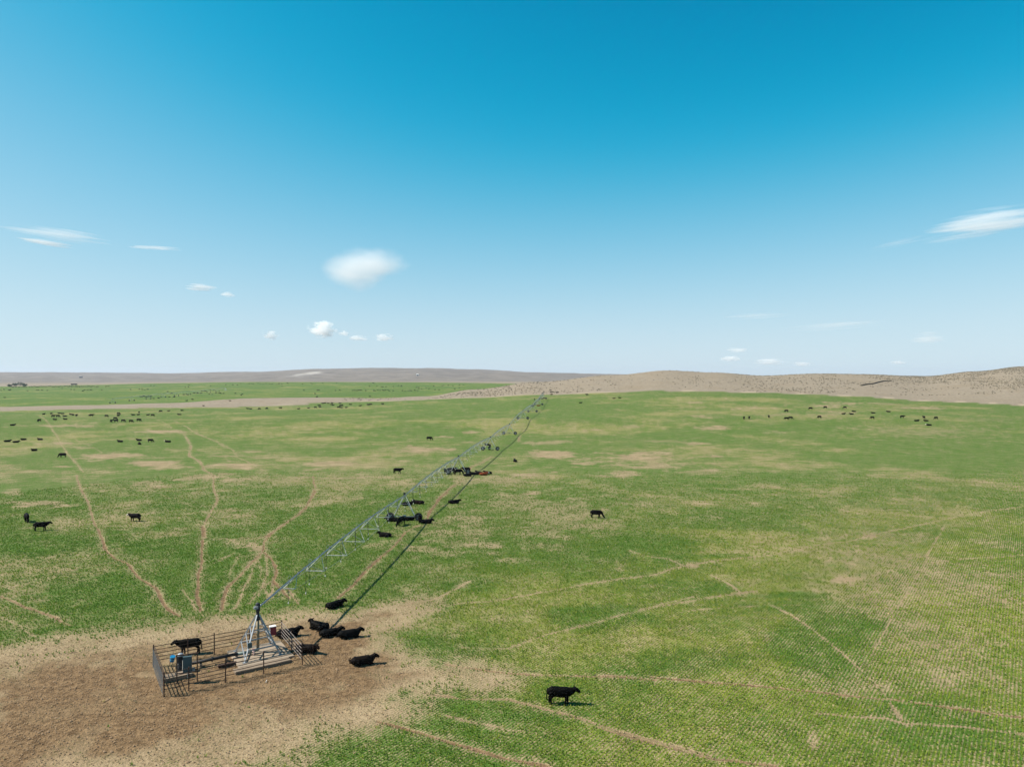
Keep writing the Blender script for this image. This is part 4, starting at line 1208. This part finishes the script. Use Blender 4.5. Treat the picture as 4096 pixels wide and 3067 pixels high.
# beside the pen and along the arm (photo pixels of the point between the feet)
NEAR = [
 (2242, 2822, 'stand', -4, 'black cow standing in profile alone on the grass, nearest the camera', {}),
 (1446, 2660, 'lie', 14, 'black cow lying on bare dirt apart, well to the right of the pen', {'turn': .0}),
 (1392, 2551, 'lie', 16, 'brownish black cow lying at the right end of the row by the arm shadow', {}),
 (1318, 2546, 'lie', 20, 'black cow lying across the arm shadow between two others', {}),
 (1276, 2520, 'lie', 158, 'black cow lying facing the tower, hindmost of the dirt row', {'turn': -.3}),
 (1336, 2432, 'lie', 42, 'black cow lying at the grass edge beside the arm trail', {'turn': -.7}),
 (1146, 2548, 'lie', 22, 'black cow lying just outside the far corner of the pen', {}),
 (1222, 2612, 'lie', -12, 'black cow lying in shade against the end rails of the pen', {'turn': -.4}),
 (752, 2618, 'stand', 197, 'black cow standing inside the far rails of the pen', {'turn': .0}),
 (2386, 2072, 'graze', -12, 'black cow grazing alone in the open field right of the arm', {}),
 (537, 2086, 'stand', 174, 'black cow with white face standing in the left field', {'face': True}),
 (160, 2123, 'stand', 24, 'black cow standing near the left edge, lower of the close pair', {'turn': .3}),
 (103, 2088, 'graze', -50, 'black cow grazing near the left edge, upper of the close pair', {}),
 (1540, 2148, 'lie', 166, 'black cow lying left of the trail before the first wheel tower', {}),
 (1590, 1894, 'walk', 2, 'black cow walking alone left of the second wheel tower', {}),
 (1717, 1761, 'graze', -8, 'dark brown cow grazing alone left of the fourth wheel tower', {}),
 (2060, 1847, 'lie', 100, 'black cow lying alone on grass right of the third span shadow', {}),
 (1815, 2014, 'lie', 8, 'black cow lying on the arm shadow beyond the first wheel tower', {}),
 (1675, 2016, 'lie', 170, 'black cow lying under the arm just beyond the first wheel tower', {}),
 (1628, 2022, 'lie', 10, 'black cow lying close behind the first wheel tower legs', {}),
 (1570, 2086, 'lie', 192, 'black cow lying by the left wheel of the first tower', {}),
 (1602, 2102, 'graze', 250, 'black cow grazing before the beam of the first tower', {}),
 (1634, 2082, 'lie', 5, 'black cow lying under the beam of the first tower', {}),
 (1679, 2090, 'stand', 100, 'black cow standing at the right wheel of the first tower', {}),
 (1702, 2094, 'lie', -6, 'black cow lying right of the first tower at the shadow', {}),
 (1783, 1897, 'stand', 115, 'black cow standing at the left end of the second tower', {}),
 (1806, 1892, 'stand', 10, 'black cow with white face standing behind the second tower beam', {'face': True}),
 (1832, 1899, 'graze', 20, 'black cow grazing before the beam of the second tower', {}),
 (1865, 1890, 'stand', 172, 'black cow standing under the right legs of the second tower', {}),
 (1870, 1905, 'lie', 8, 'dark brown cow lying in front of the second tower', {}),
 (1898, 1899, 'lie', 175, 'black cow lying next to the right wheel of the second tower', {}),
 (1916, 1896, 'lie', 140, 'black cow lying on the shadow right of the second tower', {}),
 (1934, 1901, 'lie', 2, 'red cow with white face lying right of the second tower', {'face': True, 'red': True}),
 (1952, 1896, 'lie', 165, 'black cow lying behind the red cow', {}),
 (1952, 1782, 'lie', 175, 'black cow lying behind the beam of the third tower', {}),
 (1958, 1800, 'stand', 80, 'black cow standing at the beam of the third tower', {}),
]
for px, py, ps, hd, lb, kw in NEAR:
    cow(px, py, ps, hd, lb, None, **kw)

MIDL = [  # left field, zoom coordinates
 (75,442,'lie',20),(170,450,'lie',20),(258,422,'lie',250),(440,422,'lie',172),(375,541,'lie',260),(1325,445,'lie',168),(1533,430,'lie',170),(1535,470,'lie',120)]
MLAB = ['black cow lying left edge of the picture, first of four in a line', 'black cow lying left field, second of four in a line', 'black cow lying left field, third of four in a line',
        'black cow lying left field, fourth of four in a line', 'black cow lying alone below the line of four', 'black cow lying facing left, left end of the small resting group',
        'black cow lying behind another in the small resting group', 'black cow lying nearest the camera in the small resting group']
for (x, y, ps, hd), lb in zip(MIDL, MLAB):
    cow(x / 2.76, 1600 + y / 2.76, ps, hd, lb, None, base=False)
cow(685 / 2.76, 1600 + 600 / 2.76, 'graze', 184, 'black cow grazing alone on the long trail in the left field', base=False)
cow(1658 / 2.76, 1600 + 433 / 2.76, 'graze', -4, 'black cow grazing in the small resting group', base=False)
cow(1852 / 2.76, 1600 + 447 / 2.76, 'lie', 178, 'black cow with white face lying right end of the small resting group', face=True, base=False)
cow(135 / 2.76, 1600 + 262 / 2.76, 'lie', 10, 'black cow lying alone at the left edge below the herd', base=False)
cow(430 / 2.76, 1600 + 205 / 2.76, 'graze', 265, 'black cow standing head on at the top of the long trail', base=False)
HERDL = [(480,140,'lie'),(563,134,'lie'),(655,130,'lie'),(690,134,'lie'),(585,156,'stand'),(637,155,'graze'),(715,163,'lie'),(785,143,'lie'),(805,149,'lie'),(843,148,'stand'),(1010,147,'stand'),(990,153,'lie'),(1172,154,'graze'),
 (1306,127,'graze'),(1305,150,'stand'),(1270,182,'graze'),(1227,213,'stand'),(1276,212,'stand'),(1358,209,'graze'),(1443,213,'graze'),(1530,202,'graze'),(1470,148,'lie'),(1523,146,'lie'),(1533,120,'lie'),(1630,148,'lie'),
 (1682,145,'graze'),(1773,100,'graze'),(1858,103,'lie'),(2010,99,'lie'),(1980,144,'lie'),(605,200,'lie'),(720,197,'lie')]
WORD = {'lie': 'lying', 'stand': 'standing', 'graze': 'grazing', 'walk': 'walking'}
ORD = 'leftmost second third fourth fifth sixth seventh eighth ninth tenth eleventh twelfth thirteenth fourteenth fifteenth sixteenth seventeenth eighteenth nineteenth twentieth'.split()
def ordinal(lst, k):
    same = sorted([i for i in range(len(lst)) if lst[i][2] == lst[k][2]], key=lambda i: lst[i][0])
    r = same.index(k)
    return ORD[0] if r == 0 else ORD[r] + ' from left'
for k, (x, y, ps) in enumerate(HERDL):
    hd = random.choice([0, 0, 180, 180, 20, 200, 90, 250]) + random.uniform(-15, 15)
    if ps == 'graze': hd = random.choice([-5, 185])
    if x in (1227, 843): hd = 95
    cow(x / 2.76, 1600 + y / 2.76, ps, hd, '%s black cow %s in the left herd just before the tan strip' % (ordinal(HERDL, k), WORD[ps]), 'herd on the left before the tan strip', base=False)
HERDR = [(188,257,'stand',60),(240,254,'stand',60),(432,242,'stand',80),(605,262,'graze',185),(645,257,'graze',0),(605,187,'graze',190),(930,248,'graze',190),(843,162,'graze',185),(987,150,'graze',190),(1180,152,'graze',185),(1165,220,'lie',0),
 (1247,223,'lie',180),(1270,197,'lie',170),(1460,212,'lie',170),(1450,255,'graze',185),(1610,199,'lie',170),(1745,246,'stand',0),(1957,251,'stand',85),(2077,257,'graze',190),(1885,289,'lie',0),(1980,289,'lie',175)]
for k, (x, y, ps, hd) in enumerate(HERDR):
    cow(2900 + x / 2.458, 1560 + y / 2.458, ps, hd, '%s black cow %s in the right herd below the tan hills' % (ordinal(HERDR, k), WORD[ps]), 'herd on the right below the hills', base=False)
cow(2900 + 2008 / 2.458, 1560 + 332 / 2.458, 'lie', 172, 'black cow with white face lying lowest in the right herd', face=True, base=False)
STRIP = [(202,416,'lie'),(225,419,'lie'),(303,412,'graze'),(370,409,'graze'),(491,405,'stand'),(648,418,'lie'),(737,411,'lie'),(800,400,'stand'),(841,404,'lie'),(835,384,'stand'),(866,369,'lie'),(882,366,'lie'),(915,369,'lie'),(948,366,'lie'),(940,380,'lie'),
 (955,386,'lie'),(1020,369,'lie'),(1033,383,'stand'),(1020,384,'stand'),(1004,399,'stand'),(1032,408,'lie'),(1070,407,'lie'),(1112,380,'lie'),(1195,391,'lie'),(1265,376,'graze'),(1290,372,'stand'),(1395,369,'stand'),(45,346,'lie'),(-190,391,'lie')]
for k, (x, y, ps) in enumerate(STRIP):
    cow(900 + x / 2.212, 1440 + y / 2.212, ps, random.choice([0, 180]) + random.uniform(-25, 25), '%s black cow %s along the tan strip between the green fields' % (ordinal(STRIP, k), WORD[ps]), 'cattle along the tan strip', base=False)
EDGE = [(893,262,'stand',175,'black cow standing on the hill foot above the arm end'),(888,251,'lie',0,'black cow lying highest on the hill foot above the arm end'),(911,268,'lie',180,'black cow lying between two standing ones on the hill foot'),
 (950,267,'stand',0,'black cow standing rightmost on the hill foot above the arm end'),(897,291,'lie',10,'black cow lying on the pale track above the arm end'),(1212,287,'stand',178,'black cow standing at the far field edge beside the pale track'),
 (1450,326,'lie',0,'black cow lying left of a pair near the far field edge'),(1503,321,'lie',170,'black cow lying right of a pair near the far field edge'),(1155,365,'lie',0,'black cow lying alone short of the far field edge'),
 (748,327,'stand',90,'black cow standing left of the last wheel tower'),(815,328,'lie',0,'black cow lying under the last wheel tower'),(840,325,'lie',180,'black cow lying by the right wheel of the last tower'),
 (782,391,'lie',0,'reddish cow lying under the beam of the seventh tower'),(730,393,'lie',180,'black cow lying left of the seventh tower')]
for x, y, ps, hd, lb in EDGE:
    cow(1800 + x / 2.212, 1440 + y / 2.212, ps, hd, lb, None, base=False, red='reddish' in lb)
FAR1 = [(8,268),(35,260),(75,265),(85,268),(92,260),(245,270),(322,264),(340,267),(370,267),(418,270),(43,330),(550,249),(628,262),(657,262),(733,275),(748,265),(775,266),(798,264),(806,265),(900,263),(1155,261),(1232,257),(1257,252),(1258,260),(1280,261),
 (1302,256),(1308,260),(1335,226),(1363,227),(1482,281),(1518,296),(1638,239),(1668,237),(1672,222),(1863,226),(1998,220),(2060,218),(2099,220),(2130,205),(1360,338),(1402,339),(1497,326),(1538,328),(1625,308),(1662,309),(1714,292),(1723,292),(1748,291),
 (1785,276),(1783,290),(1808,274),(1818,276),(1860,263),(1892,264),(1850,299),(1877,302),(1912,291),(1940,293),(1952,295),(1976,297),(2083,296),(2145,298),(2135,313),(1650,358),(1702,352),
 (1244,322),(1258,323),(1270,321),(1285,326),(1298,324),(1312,325),(1325,323),(1337,324)]
FAR2 = [(215,210),(237,208),(250,210),(291,204),(314,208),(340,211),(362,207),(395,211),(417,212),(458,214),(474,212),(486,213),(478,203),(503,213),(503,230),(550,204),(557,205),(685,212),(760,205),(771,209),(866,203),(987,203),(1305,203),(1313,203),(1322,203),(698,268),
 (817,269),(830,268),(978,270),(1014,268),(1128,268),(1145,269),(1160,268),(1170,268),(1180,268),(1190,268),(1204,268),(1245,271),(1318,271),(1330,270),(1352,269),(1372,270),(1396,268),(1406,270),(1421,267),(1441,264),(1454,273),(1488,273),(797,299),(813,329),(1283,324),
 (1280,231),(1343,229),(1384,238),(1397,238),(1424,236),(1490,234),(1536,226),(1558,233),(1563,227),(1570,272),(1595,274),(1620,271),(1635,271),(1650,272),(1680,269),(1704,269),(1697,243),(1714,243),(1714,254),(1741,254),(1780,244),(1805,254),(1846,231),(1857,263),(1893,263),
 (1920,226),(1935,224),(1975,223),(2015,228),(2033,256),(2075,220),(2110,217),(2074,244)]
for lst, ox in ((FAR1, 0), (FAR2, 900)):
    for x, y in lst:
        ps = random.choice(['stand', 'graze', 'lie', 'stand'])
        X = ox + x / 2.212
        if 315 < y < 330 and 1235 < x < 1345 and ox == 0: wh = 'in the tight cluster beside the far irrigation wheels'
        elif X < 420: wh = 'on the left end of the second green field'
        elif X < 760: wh = 'left of the small pale tower on the second green field'
        elif X < 1130: wh = 'around and right of the small pale tower on the second green field'
        elif X < 1480: wh = 'in the middle of the second green field right of the pale tower'
        else: wh = 'on the right end of the second green field near the hill foot'
        cow(X, 1440 + y / 2.212 + 1.5, ps, random.choice([0, 180, 40, 220]) + random.uniform(-25, 25), 'tiny dark cow ' + wh, 'cattle on the second green field', sc=random.uniform(1.0, 1.15))
xs = [102, 112, 120, 138, 148, 162, 175, 190, 205, 218, 232] + list(range(258, 528, 8)) + list(range(540, 600, 13)) + list(range(604, 740, 8)) + list(range(745, 870, 11)) + [935, 947, 960]
for x in xs:
    cow(x / 2.212 + random.uniform(-1.5, 1.5), 1440 + (241 if x < 250 else 236 - .0 * x) / 2.212 + random.uniform(-1, 2), random.choice(['stand', 'graze']), random.uniform(0, 360), 'tiny dark cow in the crowded feeding line beyond the second field', 'cattle crowded along the feeding line', sc=1.1)

# ------------------------------------------------------------------ small far things
def far_things():
    # low trees by the feeding line
    leaf = mat('distant_leaf', (.055, .085, .04), .9, 0, .4, .8)
    for k, (px, py, r) in enumerate([(60, 1545, 5.0), (82, 1543, 6.0), (98, 1546, 4.2), (38, 1547, 3.6)]):
        x, y, z = at(px, py)
        t = thing('tree', (x, y, z), ['low green tree, second from left by the feeding line', 'tallest low green tree by the feeding line', 'low green tree nearest the feeding cattle', 'smallest low green tree by the feeding line'][k], 'tree', 'trees by the feeding line')
        MB().tube([V(0, 0, -.2), V(0, .1, r * .5), V(.2, .1, r * .9)], [.3, .22, .1], 6).build('trunk', M_RUST, t)
        N = 420
        q = RNG.normal(0, 1, (N, 3)); q /= np.linalg.norm(q, axis=1)[:, None]; q *= RNG.uniform(.35, 1, (N, 1)) ** .5
        q *= np.array([r * 1.15, r * 1.0, r * .55]); q[:, 2] += r * .75
        q *= 1 + .25 * (np.sin(q[:, :1] * 1.3 + k) * np.cos(q[:, 1:2] * 1.1))
        mb = MB()
        for c in q:
            a = RNG.normal(0, 1, 3); a /= np.linalg.norm(a); b = unit(np.cross(a, RNG.normal(0, 1, 3))); s = random.uniform(.3, .7)
            mb.add([c + a * s, c + b * s, c - a * s, c - b * s], [(0, 1, 2, 3)])
        mb.build('crown', leaf, t)
    # white shed on the far slope, dark shed, dark trailer
    def shed(px, py, w, d, h, wall, roof, label, name='shed'):
        x, y, z = at(px, py)
        t = thing(name, (x, y, z), label, 'shed')
        MB().box((0, 0, h / 2 - .2), (w, d, h + .4)).build('wall', wall, t)
        rf = MB().add([(-w / 2 - .4, -d / 2 - .4, h), (w / 2 + .4, -d / 2 - .4, h), (w / 2 + .4, d / 2 + .4, h), (-w / 2 - .4, d / 2 + .4, h), (-w / 2 - .4, 0, h * 1.35), (w / 2 + .4, 0, h * 1.35)],
                      [(0, 1, 5, 4), (2, 3, 4, 5), (0, 4, 3), (1, 2, 5), (3, 2, 1, 0)]).build('roof', roof, t)
        MB().box((w * .12, -d / 2 - .06, h * .33), (w * .25, .1, h * .72)).build('door', M_DARK, t)
    shed(1670, 1503, 9, 7, 6, M_WHITE, M_WHITE, 'tiny white shed on the far grey slope')
    shed(323, 1511, 12, 8, 6, mat('grey_boards', (.20, .19, .18), .9), mat('grey_tin', (.22, .22, .22), .7), 'tiny grey shed on the far grey slope')
    x, y, z = at(296, 1540)
    t = thing('trailer', (x, y, z), 'tiny dark stock trailer beyond the feeding line', 'trailer')
    MB().box((0, 0, 1.9), (13, 2.6, 2.5)).build('box', M_DARK, t)
    MB().box((0, -.2, .55), (11, 1.8, .18)).build('chassis', M_RUST, t)
    for dx in (-4.6, -3.4, 3.6):
        MB().tube([(dx, -1.2, .5), (dx, 1.2, .5)], .5, 12).build('wheel', M_TYRE, t)
    # white stick on the dirt in front of the pen
    x, y, z = at(1061, 2730)
    o = MB().tube([(-.02, -.22, .035), (.0, 0, .04), (.02, .22, .035)], [.03, .022, .032], 6).build('white_stick', M_NOZ)
    o.location = (x, y, z); o.rotation_euler = (0, 0, .25)
    tag(o, 'small white stick lying on the dirt in front of the pen', 'stick')
far_things()

# ------------------------------------------------------------------ clouds (volumes, far beyond the hills)
def cloud_mat(name, dens, nscale, lo, hi, stretch=(1, 1, 1), skew=0.0, amp=2.0):
    m = bpy.data.materials.new(name); m.use_nodes = True
    n, l = m.node_tree.nodes, m.node_tree.links
    n.clear()
    out = n.new('ShaderNodeOutputMaterial'); vol = n.new('ShaderNodeVolumePrincipled')
    vol.inputs['Color'].default_value = (.997, .997, .997, 1); vol.inputs['Anisotropy'].default_value = 0.0
    tc = n.new('ShaderNodeTexCoord'); oi = n.new('ShaderNodeObjectInfo')
    mp = n.new('ShaderNodeMapping'); mp.inputs['Scale'].default_value = stretch
    l.new(tc.outputs['Object'], mp.inputs[0])
    nz = n.new('ShaderNodeTexNoise'); nz.noise_dimensions = '4D'; nz.inputs['Scale'].default_value = nscale; nz.inputs['Detail'].default_value = 5; nz.inputs['Roughness'].default_value = .62
    w = n.new('ShaderNodeMath'); w.operation = 'MULTIPLY'; w.inputs[1].default_value = 40
    l.new(oi.outputs['Random'], w.inputs[0]); l.new(w.outputs[0], nz.inputs['W']); l.new(mp.outputs[0], nz.inputs['Vector'])
    ln = n.new('ShaderNodeVectorMath'); ln.operation = 'LENGTH'; l.new(tc.outputs['Object'], ln.inputs[0])
    def mth(op, a, b):
        k = n.new('ShaderNodeMath'); k.operation = op
        for i, v in enumerate((a, b)):
            if isinstance(v, (int, float)): k.inputs[i].default_value = v
            else: l.new(v, k.inputs[i])
        return k.outputs[0]
    inv = mth('SUBTRACT', 1.0, ln.outputs['Value'])
    v = mth('ADD', mth('MULTIPLY', inv, 1.0), mth('MULTIPLY', mth('SUBTRACT', nz.outputs['Fac'], .5), amp))
    if skew:
        sx = n.new('ShaderNodeSeparateXYZ'); l.new(tc.outputs['Object'], sx.inputs[0])
        v = mth('SUBTRACT', v, mth('MULTIPLY', sx.outputs[0], skew))
        low = mth('MAXIMUM', mth('MULTIPLY', sx.outputs[2], -1.0), 0.0)
        v = mth('SUBTRACT', v, mth('MULTIPLY', low, mth('MULTIPLY', mth('ABSOLUTE', mth('ADD', sx.outputs[0], .42), 0.0), 1.9)))
    mr = n.new('ShaderNodeMapRange'); mr.interpolation_type = 'SMOOTHSTEP'
    l.new(v, mr.inputs[0]); mr.inputs[1].default_value = lo; mr.inputs[2].default_value = hi; mr.inputs[3].default_value = 0; mr.inputs[4].default_value = dens
    edge = n.new('ShaderNodeMapRange'); edge.interpolation_type = 'SMOOTHSTEP'; l.new(inv, edge.inputs[0]); edge.inputs[1].default_value = 0; edge.inputs[2].default_value = .22
    l.new(mth('MULTIPLY', mr.outputs[0], edge.outputs[0]), vol.inputs['Density'])
    l.new(vol.outputs[0], out.inputs['Volume'])
    return m
CL_D = 14000.0
M_CUM = cloud_mat('cumulus', .0055, 2.3, .26, .60, (1, .6, 1), amp=2.7)
M_CIR = cloud_mat('cirrus', .0020, 2.1, .24, 1.0, (.45, .45, 2.6), amp=3.0)
M_WISP = cloud_mat('wispy', .0017, 1.4, .12, 1.15, (1, .6, 1.2), .48, amp=1.5)
M_SMALL = cloud_mat('small_flat_cloud', .0060, 1.8, .2, .8, (.6, .5, 1.6), amp=2.4)
M_FAINT = cloud_mat('faint', .0016, 1.5, .2, 1.0, (.5, .5, 2), amp=2.2)
ICO = None
def cloud(px, py, hw, hh, tilt, m, label):
    global ICO
    if ICO is None:
        import bmesh
        bm = bmesh.new(); bmesh.ops.create_icosphere(bm, subdivisions=3, radius=1.0)
        ICO = bm; 
    me = bpy.data.meshes.new('cloud'); ICO.to_mesh(me); me.materials.append(m)
    o = bpy.data.objects.new('cloud', me); C.objects.link(o)
    k = CL_D / FPX
    o.location = ((px - CX) * k, CL_D, CAM_H + (HOR - py) * k)
    o.scale = (hw * k, max(hh * 2.2 * k, 220), hh * k)
    o.rotation_euler = (0, R(tilt), 0)
    o['kind'] = 'stuff'
    return tag(o, label, 'cloud', 'clouds in the sky')
CLOUDS = [
 (1510,1078,235,105,-4,M_WISP,'large soft white cloud high above the arm end'),
 (1290,1318,72,42,0,M_CUM,'puffy white cumulus, largest of the low row'),
 (1432,1352,44,16,4,M_CUM,'small cloud trailing right of the largest cumulus'),
 (1375,1333,24,14,6,M_CUM,'tiny puff between the largest cumulus and its trailing cloud'),
 (1537,1350,52,20,2,M_CUM,'flat white cumulus at the right end of the low row'),
 (1082,1341,36,24,0,M_CUM,'small puffy cloud at the left end of the low row'),
 (225,938,260,34,8,M_CIR,'bright streaked cirrus near the left edge of the sky'),
 (190,973,150,14,9,M_SMALL,'thin cirrus streak under the bright left streak'),
 (630,993,140,8,3,M_SMALL,'hairline cirrus streak right of the bright left streak'),
 (805,1150,76,20,1,M_SMALL,'small flat white cloud below the left cirrus'),
 (912,1178,34,12,4,M_SMALL,'tiny faint cloud right of the small flat cloud'),
 (3960,900,330,72,-8,M_CIR,'broad pale cirrus at the right edge of the sky'),
 (3590,972,170,22,-12,M_FAINT,'faint cirrus tail left of the broad right cirrus'),
 (2945,1400,56,11,0,M_SMALL,'small flat cloud above the low right puffs'),
 (2920,1434,48,15,3,M_CUM,'small white puff at the left of the low right group'),
 (3078,1446,96,20,-2,M_SMALL,'longest white cloud of the low right group'),
 (3205,1456,50,12,0,M_SMALL,'faint right end cloud of the low right group'),
 (3590,1449,46,10,0,M_SMALL,'small pale cloud low over the right hills'),
 (3710,1352,90,34,0,M_FAINT,'pale puff higher over the right hills'),
 (3030,1264,170,18,-3,M_FAINT,'faint horizontal veil mid height right of centre'),
 (3330,1304,300,26,-4,M_FAINT,'long faint veil over the right hills'),
]
for c_ in CLOUDS: cloud(*c_)

# ------------------------------------------------------------------ haze
def haze():
    me = MB().box((0, 0, 43), (14600, 14600, 104))
    m = bpy.data.materials.new('haze'); m.use_nodes = True
    n, l = m.node_tree.nodes, m.node_tree.links; n.clear()
    out = n.new('ShaderNodeOutputMaterial'); v = n.new('ShaderNodeVolumePrincipled')
    v.inputs['Color'].default_value = (.70, .78, 1.0, 1); v.inputs['Density'].default_value = HAZE_D; v.inputs['Anisotropy'].default_value = .2
    l.new(v.outputs[0], out.inputs['Volume'])
    o = me.build('haze', m); o['kind'] = 'stuff'
    tag(o, 'thin pale blue haze in the air over the plain', 'haze')
HAZE_D = 0.20 / 4600.0
haze()
